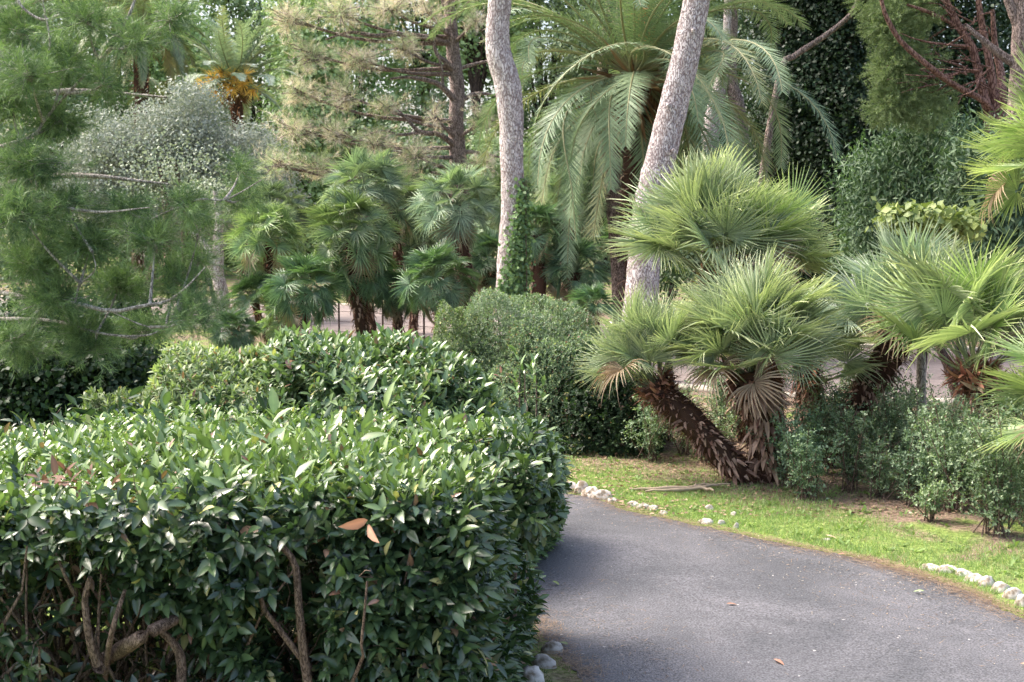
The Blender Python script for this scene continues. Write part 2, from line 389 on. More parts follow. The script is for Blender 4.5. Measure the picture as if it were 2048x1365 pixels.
# small broad-leaved weeds among the verge grass
b = Buf(); n = 420; x = rg.uniform(.3, 4.6, n); y = rg.uniform(8.2, 12.8, n); k = (~inpoly(x, y)) & (edge_dist(x, y, FE) > .2); x, y = x[k], y[k]
sprigs(b, np.stack([x, y, gz(x, y) * .5], -1), np.tile(A(0, 0, 1), (len(x), 1)), 9, .015, .06, (.12, .2, .04), (.25, .38, .09), OBOV, 80, 45, rg)
tag(b.build('weeds', M_GRASS), 'broad-leaved weeds scattered through the verge grass', 'weeds', kind='stuff')
# needle litter along the road edges
b = Buf(); n = 10000; idx = rg.integers(0, 159, n); E = FE[idx] + rg.normal(0, .02, (n, 2))
nv = FE[np.minimum(idx + 1, 159)] - FE[idx]; nv = nrm(np.stack([nv[:, 1], -nv[:, 0]], -1))
nv = np.where((nv[:, 1:] > 0), -nv, nv)
E = E + nv * (np.abs(rg.normal(0, .11, n)) - .05)[:, None]; kk = (E[:, 1] > 4) & (E[:, 0] > -2); E = E[kk]
n1_ = 4500; i1 = rg.integers(20, 159, n1_); E1 = NE[i1] + rg.normal(0, .07, (n1_, 2))
n2_ = 1600; i2 = rg.random(n2_); ii = rg.integers(30, 150, n2_); E2 = FE[ii] * (1 - i2[:, None]) + NE[ii] * i2[:, None]
E = np.vstack([E, E1, E2]); n = len(E); az = rg.uniform(0, 6.28, n)
D = np.stack([np.cos(az), np.sin(az), rg.uniform(-.05, .12, n)], -1); P = np.column_stack([E, np.full(n, .022)]) 
ln = rg.uniform(.03, .09, n)
b.inst(NEEDLE, frames(D, np.tile(A(0, 0, 1), (n, 1))), np.stack([np.full(n, .0035), ln, ln], -1), P, mixc((.22, .12, .07), (.48, .34, .2), rg.random(n)))
n = 900; ii = rg.integers(30, 155, n); t = np.clip(np.abs(rg.normal(0, .22, n)), 0, 1)[:, None]
P = np.column_stack([FE[ii] * (1 - t) + NE[ii] * t, np.full(n, .026)]); az = rg.uniform(0, 6.28, n)
b.inst(RHOMB, frames(np.stack([np.cos(az), np.sin(az), 0 * az], -1), nrm(A(0, 0, 1) + rg.normal(0, .2, (n, 3)))), rg.uniform(.006, .02, n), P, mixc((.3, .2, .12), (.6, .55, .45), rg.random(n)))
tag(b.build('needle_litter', M_DRY), 'dry brown pine needles and bits along the road edges', 'litter', kind='stuff')
# litter on the soil under the palms
b = Buf(); n = 14000; x = rg.uniform(-.5, 7, n); y = rg.uniform(10.2, 17, n); k = ~inpoly(x, y); x, y = x[k], y[k]; n = len(x); az = rg.uniform(0, 6.28, n)
b.inst(RHOMB, frames(np.stack([np.cos(az), np.sin(az), rg.normal(0, .15, n)], -1), nrm(A(0, 0, 1) + rg.normal(0, .3, (n, 3)))), rg.uniform(.02, .06, n), np.stack([x, y, gz(x, y) + .03], -1), mixc((.12, .06, .04), (.42, .28, .17), rg.random(n)))
tag(b.build('soil_litter', M_DRY), 'brown leaf litter on the soil under the palms', 'litter', kind='stuff')

# ------------------------------------------------------------------ rocks
def rock(px, py, w_, h_, label, group, seed, tone=.5, d=None):
    rng = np.random.default_rng(seed); c = G(px, py) if d is None else W(px, py, d)
    bm = Buf(); u = np.linspace(0, np.pi, 9); v = np.linspace(0, 2 * np.pi, 14, endpoint=False)
    UU, VV = np.meshgrid(u, v, indexing='ij')
    N = np.stack([np.sin(UU) * np.cos(VV), np.sin(UU) * np.sin(VV), np.cos(UU)], -1)
    r = np.ones(UU.shape)
    for _ in range(9):
        p = rdir(1, rng)[0]; r = np.minimum(r, rng.uniform(.62, .95) / np.maximum((N @ p), .05))
    r = np.minimum(r, 1) * (1 + rng.normal(0, .025, r.shape)); r[0] = r[0].mean(); r[-1] = r[-1].mean()
    s = c[1] / FPX
    V = N * r[..., None] * A(w_ * s * .66, w_ * s * .46, h_ * s * .8)
    a = rng.uniform(-.5, .5); V = V @ np.array([[math.cos(a), -math.sin(a), 0], [math.sin(a), math.cos(a), 0], [0, 0, 1]]).T
    V = V + c + A(0, 0, h_ * s * .12)
    i = (np.arange(8)[:, None] * 14 + np.arange(14)[None]); j = (np.arange(8)[:, None] * 14 + (np.arange(14)[None] + 1) % 14)
    F = np.stack([i, i + 14, j + 14, j], -1).reshape(-1, 4)
    bm.add(V.reshape(-1, 3), F, A(tone, tone * .94, tone * .88) * .95)
    return tag(bm.build('kerb_stone', M_ROCK, origin=c), label, 'stone', group)
m, nt, bs = newmat('whitewashed stone'); L = nt.links.new
at = N_(nt, 'ShaderNodeAttribute', attribute_name='Col'); tc = N_(nt, 'ShaderNodeTexCoord'); no = N_(nt, 'ShaderNodeTexNoise', Scale=14., Detail=8.)
L(tc.outputs['Object'], no.inputs['Vector'])
cr = N_(nt, 'ShaderNodeValToRGB'); e = cr.color_ramp.elements; e[0].position = .38; e[0].color = (.32, .27, .2, 1); e[1].position = .55; e[1].color = (1.1, 1.08, 1.05, 1)
L(no.outputs['Fac'], cr.inputs['Fac'])
vm = N_(nt, 'ShaderNodeVectorMath', operation='MULTIPLY'); L(at.outputs['Color'], vm.inputs[0]); L(cr.outputs[0], vm.inputs[1]); L(vm.outputs[0], bs.inputs['Base Color'])
bp = N_(nt, 'ShaderNodeBump', Strength=.7, Distance=.02); L(no.outputs['Fac'], bp.inputs['Height']); L(bp.outputs[0], bs.inputs['Normal']); bs.inputs['Roughness'].default_value = .9
M_ROCK = m
ORD = ['first', 'second', 'third', 'fourth', 'fifth', 'sixth', 'seventh', 'eighth', 'ninth']
g = 'whitewashed stones edging the road'
for k, (x, y, w_, h_) in enumerate([(1135, 983, 42, 22), (1163, 988, 26, 30), (1183, 994, 34, 24), (1206, 999, 34, 22), (1224, 1005, 22, 14)]):
    rock(x, y, w_, h_, f'{ORD[k]} from the left of the five white stones touching just past the near hedge', g, 20 + k, .62)
for k, (x, y, w_, h_) in enumerate([(1267, 1013, 24, 12), (1287, 1017, 30, 13), (1307, 1022, 22, 14), (1326, 1029, 18, 9)]):
    rock(x, y, w_, h_, f'{ORD[k]} from the left of the small half-buried stones right of the white stone row', g, 30 + k, .5)
for k, (x, y, w_, h_, lb) in enumerate([(1420, 1022, 20, 14, 'small white angular stone alone in the grass below the fallen dead frond'), (1467, 1032, 14, 10, 'small pinkish stone alone in the verge grass'), (1411, 1047, 26, 12, 'flat grey stone near the road edge below the angular white stone'), (1442, 1049, 16, 10, 'little grey stone just right of the flat grey one'), (1472, 1057, 12, 14, 'tiny upright grey stone at the grass edge'), (1652, 1083, 18, 8, 'tan flat stone in the grass mid-verge')]):
    rock(x, y, w_, h_, lb, 'loose stones in the verge grass', 40 + k, .5)
for k, (x, y, w_, h_) in enumerate([(1865, 1140, 40, 14), (1893, 1145, 44, 16), (1925, 1153, 36, 18), (1948, 1163, 34, 18), (1975, 1172, 36, 24), (2003, 1184, 34, 24), (2025, 1197, 34, 26), (2048, 1212, 30, 30)]):
    rock(x, y, w_, h_, f'{ORD[k]} from the left in the row of pale stones curving to the right frame edge', g, 50 + k, .58)
for k, (x, y, w_, h_, lb) in enumerate([(1105, 1305, 40, 30, 'mossy brown stone at the bend below the near hedge, farthest of three'), (1085, 1335, 46, 30, 'mossy rounded stone at the hedge foot, middle of three'), (1062, 1368, 44, 50, 'white upright stone at the bottom frame edge by the hedge foot')]):
    rock(x, y, w_, h_, lb, g, 60 + k, .42 if k < 2 else .6)

# ------------------------------------------------------------------ clipped hedges
def woody(b, starts, ends, r0, r1, rng, col=(.16, .11, .08), wob=.06, sides=5):
    for p, q in zip(starts, ends):
        n = 7; t = np.linspace(0, 1, n)[:, None]; pts = p * (1 - t) + q * t + rng.normal(0, wob, (n, 3)) * np.sin(t * np.pi)
        tube(b, pts, [r0, r1], sides, col, .06, rng)
# near hedge: footprint corners (front left, front right, back right, back left)
FL, FR, BR, BL = A(-3.6, 4.55), A(-.17, 4.85), A(.06, 7.3), A(-3.6, 7.3)
def htop(x, y):
    h = 1.345 - .035 * np.clip((y - 5) / 2, 0, 1) + .03 * np.sin(x * 3.1 + y) + .02 * np.sin(y * 4 + 2 * x) + .015 * np.sin(x * 9.3) * np.sin(y * 8)
    return h - .10 * np.clip((-x - 2.2) / 1.2, 0, 1) - .07 * np.clip((x + .5) / .7, 0, 1)
root = thing('clipped_hedge', (-1.7, 6, 0), 'large near hedge of glossy dark laurel leaves with bright green flat clipped top', 'hedge')
rh = np.random.default_rng(11)
def quad_pt(u, v):
    u = u[:, None]; v = v[:, None]
    return (FL * (1 - u) + FR * u) * (1 - v) + (BL * (1 - u) + BR * u) * v
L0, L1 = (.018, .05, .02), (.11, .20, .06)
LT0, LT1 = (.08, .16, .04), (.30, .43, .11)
lb = Buf()
# top
n = 4600; u, v = rh.random(n), rh.random(n); xy = quad_pt(u, v); z = htop(xy[:, 0], xy[:, 1]) - rh.exponential(.07, n) - .07
P = np.column_stack([xy, z]); D = nrm(np.column_stack([rh.normal(0, .35, n), rh.normal(0, .35, n), np.ones(n)]))
isp = (xy[:, 0] < -1.55 + .35 * np.sin(xy[:, 1] * 3)) | ((xy[:, 0] > -.35) & (xy[:, 1] > 5.7)) | (rh.random(n) < np.clip((xy[:, 1] - 4.9) / 2.2, .1, .75))
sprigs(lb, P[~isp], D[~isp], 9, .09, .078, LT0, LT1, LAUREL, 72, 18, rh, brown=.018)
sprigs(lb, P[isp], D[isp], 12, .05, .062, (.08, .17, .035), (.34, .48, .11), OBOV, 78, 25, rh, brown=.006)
# front, right, back faces
def face(n, p0, p1, nx_, depth, oct_=None, zmin=.12, T=LAUREL, dens_hole=True):
    t = rh.random(n); xy = p0 * (1 - t[:, None]) + p1 * t[:, None]; zt = htop(xy[:, 0], xy[:, 1])
    z = zmin + (zt - zmin - .02) * rh.random(n) ** .85
    dep = rh.exponential(depth, n); nn = A(nx_[0], nx_[1])
    xy = xy - nn * (np.clip(1.0 - z, 0, 1) * .10)[:, None] * (0 if dens_hole else 1)
    bul = .05 * np.sin(xy[:, 0] * 5 + z * 6) + .05 * np.sin(z * 9 + xy[:, 0] * 2)
    xy = xy + nn * (bul - dep)[:, None]
    P = np.column_stack([xy, z])
    if dens_hole:
        hole = (P[:, 0] < -1.1) & (z < .98 - .35 * np.clip((P[:, 0] + 1.7) / .5, -1, 1)) & (rh.random(n) < .8)
        P = P[~hole]
        q = proj(P); keep = np.ones(len(P), bool)
        for cx, cy, cr_ in [(182, 1230, 55), (185, 1170, 50), (230, 1320, 60), (300, 1285, 60), (600, 1250, 34), (598, 1180, 28), (612, 1330, 34), (350, 1320, 45), (140, 1150, 40), (545, 1240, 26), (590, 1120, 22)]: keep &= (np.hypot(q[:, 0] - cx, q[:, 1] - cy) > (cr_ + 22) * rh.uniform(.7, 1.2, len(P)))
        P = P[keep]
    k = len(P); D = nrm(np.column_stack([np.tile(nn, (k, 1)) + rh.normal(0, .5, (k, 2)), rh.normal(.12, .45, k)]))
    return P, D
P, D = face(3700, FL, FR, (0.05, -1), .10)
isp = (P[:, 0] < -1.75 + .2 * rh.normal(size=len(P)))
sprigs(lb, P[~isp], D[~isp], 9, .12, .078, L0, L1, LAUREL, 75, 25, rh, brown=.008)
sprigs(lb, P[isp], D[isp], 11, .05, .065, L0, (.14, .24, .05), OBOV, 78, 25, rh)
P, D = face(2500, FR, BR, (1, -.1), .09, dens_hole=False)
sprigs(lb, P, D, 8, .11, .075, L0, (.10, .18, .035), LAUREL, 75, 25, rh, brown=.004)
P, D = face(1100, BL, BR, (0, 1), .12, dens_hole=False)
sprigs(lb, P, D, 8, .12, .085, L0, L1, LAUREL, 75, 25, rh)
# overhanging pittosporum bulge at the far right corner
P, D = ell(520, (.05, 6.5, 1.06), (.17, .75, .24), rh, .4); k = P[:, 0] > -.15; P, D = P[k], D[k]
sprigs(lb, P, D + A(0, 0, .25), 12, .05, .075, (.03, .08, .018), (.17, .27, .06), OBOV, 80, 30, rh)
# inner leaves
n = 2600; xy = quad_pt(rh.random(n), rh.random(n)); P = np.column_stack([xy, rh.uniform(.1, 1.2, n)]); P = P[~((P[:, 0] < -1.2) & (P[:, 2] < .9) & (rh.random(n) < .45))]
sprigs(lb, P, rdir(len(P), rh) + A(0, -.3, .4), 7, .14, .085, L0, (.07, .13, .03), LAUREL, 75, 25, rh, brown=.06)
# tall odd shoots poking out of the top
for (px, py, dd) in [(330, 830, 5.4), (437, 880, 4.95), (640, 860, 5.0), (540, 850, 5.2), (700, 870, 5.1), (150, 900, 5.2), (880, 850, 5.4), (760, 830, 5.6), (450, 940, 4.7), (590, 930, 4.72)]:
    p = W(px, py + 40, dd)[None]; sprigs(lb, p, A(.1, -.1, 1)[None] + rh.normal(0, .2, (1, 3)), 7, .13, .105, LT0, LT1, LAUREL, 60, 12, rh)
lb.build('foliage', M_LAUREL, root)
# brown dead clump behind the front face
db = Buf(); c = W(140, 985, 4.95); P, D = ell(22, c + A(0, .12, -.04), (.28, .12, .06), rh, .6)
sprigs(db, P, D, 4, .06, .07, (.14, .07, .045), (.34, .20, .13), LAUREL, 70, 30, rh)
for px, py, dd in [(735, 1040, 4.66), (395, 1130, 4.8), (1000, 755, 7.6)]:
    sprigs(db, W(px, py, dd)[None], rdir(1, rh), 2, .03, .1, (.3, .13, .07), (.45, .24, .15), LAUREL, 50, 20, rh)
tag(db.build('dead_leaves', M_DRY, root), 'dry brown leaves caught in the hedge')
sb = Buf()
def stem(pts, r, col=(.2, .15, .12), d=None, n=12):
    P = spline([W(x, y, dd - (.24 if dd > 4.84 and dd < 5.3 else .02)) for x, y, dd in pts], n); tube(sb, P, np.array(r) * .68, 9, col, .05, rh)
stem([(625, 1420, 5.0), (610, 1330, 4.98), (598, 1220, 4.95), (590, 1130, 4.93), (560, 1090, 4.9)], [.028, .022, .016])
stem([(620, 1340, 5.0), (560, 1260, 4.97), (525, 1210, 4.95), (515, 1120, 4.95)], [.02, .012])
stem([(195, 1330, 4.72), (178, 1270, 4.68), (170, 1200, 4.66), (180, 1155, 4.64)], [.026, .02, .013], (.3, .2, .15))
stem([(195, 1335, 4.75), (225, 1310, 4.8), (290, 1270, 4.85), (350, 1240, 4.95)], [.045, .042, .03], (.3, .22, .18))
stem([(360, 1420, 5.0), (362, 1320, 5.0), (345, 1285, 5.0), (325, 1265, 5.0)], [.03, .026, .02], (.3, .2, .16))
stem([(210, 1345, 4.8), (225, 1260, 4.85), (250, 1180, 4.9)], [.02, .01])
stem([(150, 1190, 4.75), (125, 1140, 4.7), (100, 1070, 4.75)], [.012, .006], (.25, .17, .13))
stem([(1075, 940, 6.1), (1066, 1000, 6.15), (1040, 1060, 6.3), (1028, 1150, 6.35), (1030, 1330, 6.4)], [.016, .02, .024])
n = 260; xy = quad_pt(rh.random(n), rh.random(n) ** 1.6); base = np.column_stack([quad_pt(rh.random(n), rh.random(n)), np.zeros(n)])
woody(sb, np.column_stack([xy * .75 + base[:, :2] * .25, np.full(n, .0)]), np.column_stack([xy + rh.normal(0, .15, (n, 2)), rh.uniform(.8, 1.3, n)]), .012, .004, rh, wob=.05)
n = 900; s = np.column_stack([quad_pt(rh.random(n), rh.random(n)), rh.uniform(.2, 1.15, n)])
woody(sb, s, s + rdir(n, rh) * .28 + A(0, -.05, .05), .004, .0015, rh, wob=.02, sides=3)
sb.build('stem', M_STEM, root)

def mound(name, label, c, r, n, size, k, L, c0, c1, T, rng, mat, brown=.01, group=None, gap=0., stems=40, zmin=.0, core=True, newt=.5, outup=.5, lump=.05, ex=2.5):
    root = thing(name, (c[0], c[1], 0), label, 'hedge' if 'hedge' in name else 'shrub', group)
    b = Buf(); u = rdir(n, rng); u[:, 2] = np.abs(u[:, 2]) * 1.1 - .1; u = nrm(u)
    sup = (np.abs(u) ** ex).sum(1) ** (-1 / ex)        # squared-off dome
    lp = 1 + lump * (np.sin(u[:, 0] * 7 + 1) * np.sin(u[:, 1] * 6) + np.sin(u[:, 2] * 11 + u[:, 0] * 5)) - rng.exponential(.05, n)
    P = A(c[0], c[1], 0) + u * (sup * lp)[:, None] * A(r[0], r[1], r[2])
    P[:, 2] = np.maximum(P[:, 2], 0.03 + .1 * rng.random(n))
    P = P[(P[:, 2] > zmin)]
    D = nrm((P - A(c[0], c[1], 0)) / (A(*r) ** 2)) + A(0, 0, outup) + rng.normal(0, .3, P.shape)
    sprigs(b, P - nrm(D) * L * .6, D, k, L, size, c0, c1, T, 78, 25, rng, brown=brown, newt=newt)
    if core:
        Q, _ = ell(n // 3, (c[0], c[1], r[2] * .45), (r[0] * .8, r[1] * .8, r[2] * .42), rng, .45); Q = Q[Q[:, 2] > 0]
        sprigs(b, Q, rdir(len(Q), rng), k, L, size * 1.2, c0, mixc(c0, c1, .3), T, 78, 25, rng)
    b.build('foliage', mat, root)
    w_ = Buf(); e = P[rng.integers(0, len(P), stems)]
    woody(w_, np.column_stack([A(c[0], c[1]) + rng.normal(0, .12, (stems, 2)) + (e[:, :2] - A(c[0], c[1])) * .4, np.zeros(stems)]), e, .012, .003, rng, wob=.05)
    w_.build('stem', M_STEM, root)
    return root
rm = np.random.default_rng(5)
mound('clipped_hedge', 'domed laurel hedge with big leaves and a few brown ones, right behind the near hedge', (-.98, 9.0), (1.27, 1.15, 1.57), 5200, .085, 8, .09, (.06, .13, .04), (.28, .39, .14), LAUREL, rm, M_LAUREL, brown=.02, ex=2.15)
mound('clipped_hedge', 'low pale olive-green clipped hedge sloping down left of the domed laurel hedge', (-1.8, 9.0), (1.15, 1.15, 1.50), 7000, .055, 9, .06, (.08, .15, .05), (.38, .46, .19), LAUREL, rm, M_SMALL, brown=.035, ex=2.1)
mound('clipped_hedge', 'lowest left end of the pale clipped hedge, beside the dark shrubs', (-2.45, 8.9), (.85, 1.0, 1.2), 4600, .055, 9, .06, (.08, .14, .04), (.34, .43, .16), LAUREL, rm, M_SMALL, brown=.02, ex=2.1)
# small-leaved clipped bushes beyond the road
S0, S1 = (.09, .17, .08), (.36, .48, .25)
mound('clipped_bush', 'broad small-leaved grey-green clipped bush below the ivy-covered pine trunk', (.15, 14.4), (1.1, 1.0, 1.55), 15000, .026, 7, .05, S0, S1, RHOMB, rm, M_SMALL, brown=.01, stems=60)
mound('clipped_bush', 'lower front small-leaved bush with reddish twigs left of the leaning palm', (.40, 13.9), (.78, .8, 1.25), 11000, .026, 7, .05, (.08, .15, .07), (.33, .43, .23), RHOMB, rm, M_SMALL, brown=.05, stems=60)
mound('clipped_bush', 'yellowish-tipped left end of the small-leaved clipped bush', (-.58, 14.3), (.42, .6, 1.42), 4500, .026, 7, .05, (.05, .10, .03), (.24, .34, .09), RHOMB, rm, M_SMALL, stems=30)
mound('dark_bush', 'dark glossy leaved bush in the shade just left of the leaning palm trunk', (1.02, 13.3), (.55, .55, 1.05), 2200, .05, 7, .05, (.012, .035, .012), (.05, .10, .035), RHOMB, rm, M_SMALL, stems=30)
# single upright laurel shoot in front of the clipped bush
rt = thing('laurel_sapling', G(1050, 940), 'upright yellow-green laurel shoot rising before the clipped bush', 'shrub')
b = Buf()
for px, py in ((1050, 700), (1075, 735), (1035, 750), (1062, 720), (1085, 760)):
    sprigs(b, W(px, py + 50, 9.5)[None], A(0, 0, 1)[None] + rm.normal(0, .15, (1, 3)), 9, .18, .09, (.10, .19, .04), (.26, .38, .1), LAUREL, 55, 12, rm)
rt.location = tuple(A(*W(1055, 800, 9.5)[:2], 0)); b.build('foliage', M_LAUREL, rt)
b = Buf()
for px in (1040, 1050, 1072): tube(b, spline([A(*W(1055, 800, 9.5)[:2], 0), W(px, 850, 9.5), W(px, 745, 9.5)], 8), [.01, .004], 5)
b.build('stem', M_STEM, rt)

# ------------------------------------------------------------------ loose young shrubs under the palms
def young(px, py, h, wd, n, label, seed, tone=0., size=.03):
    rng = np.random.default_rng(seed); c = G(px, py); rt = thing('young_shrub', c, label, 'shrub', 'loose young shrubs under the fan palms')
    h *= 1.12; w_ = Buf(); b = Buf(); n = int(n * 1.9); wd *= 1.15; ns = max(6, int(7 + wd * 20))
    for s in range(ns):
        tip = c + A(rng.normal(0, wd * .42), rng.normal(0, wd * .35), h * rng.uniform(.55, 1.05)); mid = c * .5 + tip * .5 + rng.normal(0, .04, 3)
        p0 = c + A(rng.normal(0, wd * .12), rng.normal(0, wd * .12), 0); pts = spline([p0, mid, tip], 9); tube(w_, pts, [.007, .0025], 4, (.2, .14, .1), .05, rng)
        m_ = max(6, int(n / ns)); t = rng.random(m_) ** .75 * .82 + .18
        P = np.stack([np.interp(t, np.linspace(0, 1, 9), pts[:, j]) for j in range(3)], -1) + rng.normal(0, wd * .10 + .01, (m_, 3)) * A(1, 1, .6)
        sprigs(b, P, rdir(m_, rng) + A(0, 0, .7), 7, .06, size, mixc((.07, .15, .07), (.10, .18, .07), tone), mixc((.40, .54, .33), (.50, .60, .32), tone), RHOMB, 75, 30, rng)
    b.build('foliage', M_SMALL, rt); w_.build('stem', M_STEM, rt)
YS = [(1235, 905, .55, .30, 150, 'thin low shrub in shade left of the leaning palm trunk'), (1300, 925, .62, .34, 220, 'loose green shrub under the leaning palm trunk, left one'),
 (1370, 915, .5, .3, 170, 'loose green shrub beneath the middle of the leaning trunk'), (1380, 850, .5, .16, 50, 'slim shrub standing behind the top half of the leaning trunk'),
 (1440, 880, .68, .22, 150, 'slim upright shrub between leaning and upright palm trunks'), (1480, 890, .45, .22, 110, 'small shrub against the left foot of the upright palm'),
 (1580, 975, .72, .3, 330, 'dense shrub in front of the upright palm trunk foot'), (1640, 950, .75, .34, 330, 'leafy shrub below the second palm trunk'),
 (1700, 985, .68, .32, 280, 'shrub with bare stems right of the palm foot'), (1745, 930, .85, .34, 330, 'tall leafy shrub before the right-leaning palm trunk'),
 (1810, 960, .78, .34, 330, 'leafy shrub in front of the slim grey trunk'), (1760, 1000, .5, .3, 200, 'low pale shrub with twiggy base mid-right'),
 (1865, 985, .72, .35, 330, 'dense shrub right of the slim grey trunk'), (1915, 1030, .85, .4, 480, 'large pale-leaved shrub nearest the road on the right'),
 (1985, 1075, .88, .42, 560, 'large twiggy shrub at the road verge near the right edge'), (2050, 1060, .9, .4, 420, 'shrub cut by the right frame edge'),
 (1210, 860, .45, .3, 170, 'green shrub against the shaded bush left of the leaning palm'), (1420, 930, .5, .34, 240, 'shrub tucked below the lower half of the leaning trunk'), (1460, 850, .6, .3, 200, 'shrub seen between the leaning and upright trunks, farther back'),
 (1610, 1000, .6, .34, 300, 'shrub just right of the palm foot, nearest the verge'), (1680, 930, .7, .36, 320, 'shrub filling the gap right of the second trunk'), (1830, 1015, .6, .36, 300, 'shrub below the slim grey trunk, nearer the road'), (1960, 1010, .8, .4, 420, 'shrub between the two large pale ones on the right'), (1790, 900, .75, .36, 260, 'shrub behind, touching the slim grey trunk'),
 (1270, 870, .5, .35, 160, 'low green shrub on the reddish soil behind the leaning trunk top'), (1340, 890, .62, .2, 110, 'thin upright shrub just behind the leaning trunk'), (1690, 860, .7, .3, 160, 'shrub between the two right-hand shaggy trunks, farther back'), (1900, 900, .7, .4, 260, 'shrub just right of the slim grey trunk, farther back'), (1950, 960, .6, .35, 260, 'shrub below the rightmost leaning palm trunk'), (1860, 1050, .3, .2, 90, 'tiny low shrub on the litter at the verge'), (1735, 880, .62, .3, 180, 'shrub behind, at the base of the right-leaning palm')]
for k, a in enumerate(YS): young(*a, seed=100 + k, tone=.3 * (k % 3))

# ------------------------------------------------------------------ fan palms
def fan_T(rng, L=.50, Rr=.47, nseg=44, spread=250, rows=(.04, .25, .45, .72, .92, 1.), bend=25, wp=.010, cols=None, fold=.8, lift=.35, droop=.12, tipy=.5):
    """one palm frond: stalk along +y, blade of pleated segments. returns verts, faces(list), colours"""
    b = Buf(); c0, c1, cy = cols
    pts = np.array([(0, t * L, -.10 * L * math.sin(t * 1.7) * .6) for t in np.linspace(0, 1, 6)])
    tube(b, pts, [wp, wp * .55], 4, mixc((.16, .2, .08), c1, .35))
    hub = pts[-1]; be = math.radians(bend); sp = math.radians(spread)
    th = np.linspace(-sp / 2, sp / 2, nseg); dth = th[1] - th[0]
    V = []; F = []; C = []; rows = np.array(rows)
    for k, t in enumerate(th):
        t = t + rng.normal(0, dth * .12); r = Rr * (1 - .22 * (t / (sp / 2)) ** 2) * rng.uniform(.9, 1.06)
        brk = rng.random() < .07; dr = rng.normal(0, .05) + (.35 if brk else 0); lean = rng.normal(0, .05); ct = rng.random(); o = len(V)
        for q in rows:
            rad = q * r; rf = .34
            w_ = rad * math.tan(dth / 2) * .95 if q <= rf else rf * r * math.tan(dth / 2) * (1 - ((q - rf) / (1 - rf)) ** 1.3) + .0008
            tt = t + lean * max(0, q - .4)
            ax = A(math.sin(tt), math.cos(tt), 0); sd = A(math.cos(tt), -math.sin(tt), 0)
            zc = lift * abs(math.sin(t / 2)) ** 1.2 * rad - (droop + dr) * r * max(0, q - .35) ** 2 * 2.2
            for s in (-1, 0, 1):
                V.append(ax * rad + sd * (s * w_) + A(0, 0, zc + (abs(s) * w_ * fold * 2 if True else 0)))
                base = mixc(c0, c1, .1 + .75 * ct + (.2 if s == 0 else -.05)); yt = tipy * max(0, q - .55) / .45
                C.append(mixc(base, cy, min(1, yt * (.4 + ct))))
        for i in range(len(rows) - 1):
            a = o + i * 3; F += [(a, a + 1, a + 4, a + 3), (a + 1, a + 2, a + 5, a + 4)]
    V = np.array(V); cb, sb_ = math.cos(be), math.sin(be)
    V = np.stack([V[:, 0], V[:, 1] * cb + V[:, 2] * sb_, -V[:, 1] * sb_ + V[:, 2] * cb], -1) + hub
    b.add(V, np.array(F), np.array(C)); return b
rf = np.random.default_rng(21)
def fan_set(cols, n, **k):
    out = []
    for i in range(n):
        bb = fan_T(rf, bend=rf.uniform(-8, 28), spread=rf.uniform(200, 290), cols=cols, lift=rf.uniform(.1, .5), droop=rf.uniform(-.02, .12), **k)
        o = bb.build('frond', M_FAN); me = o.data; bpy.data.objects.remove(o); out.append(me)
    return out
PALE = ((.15, .24, .11), (.50, .59, .34), (.82, .79, .46))
BLUE = ((.14, .23, .15), (.46, .57, .42), (.66, .72, .48))
GRN = ((.12, .21, .06), (.40, .54, .19), (.74, .72, .36))
FANS_PALE = fan_set(PALE, 7); FANS_BLUE = fan_set(BLUE, 5); FANS_GRN = fan_set(GRN, 5)

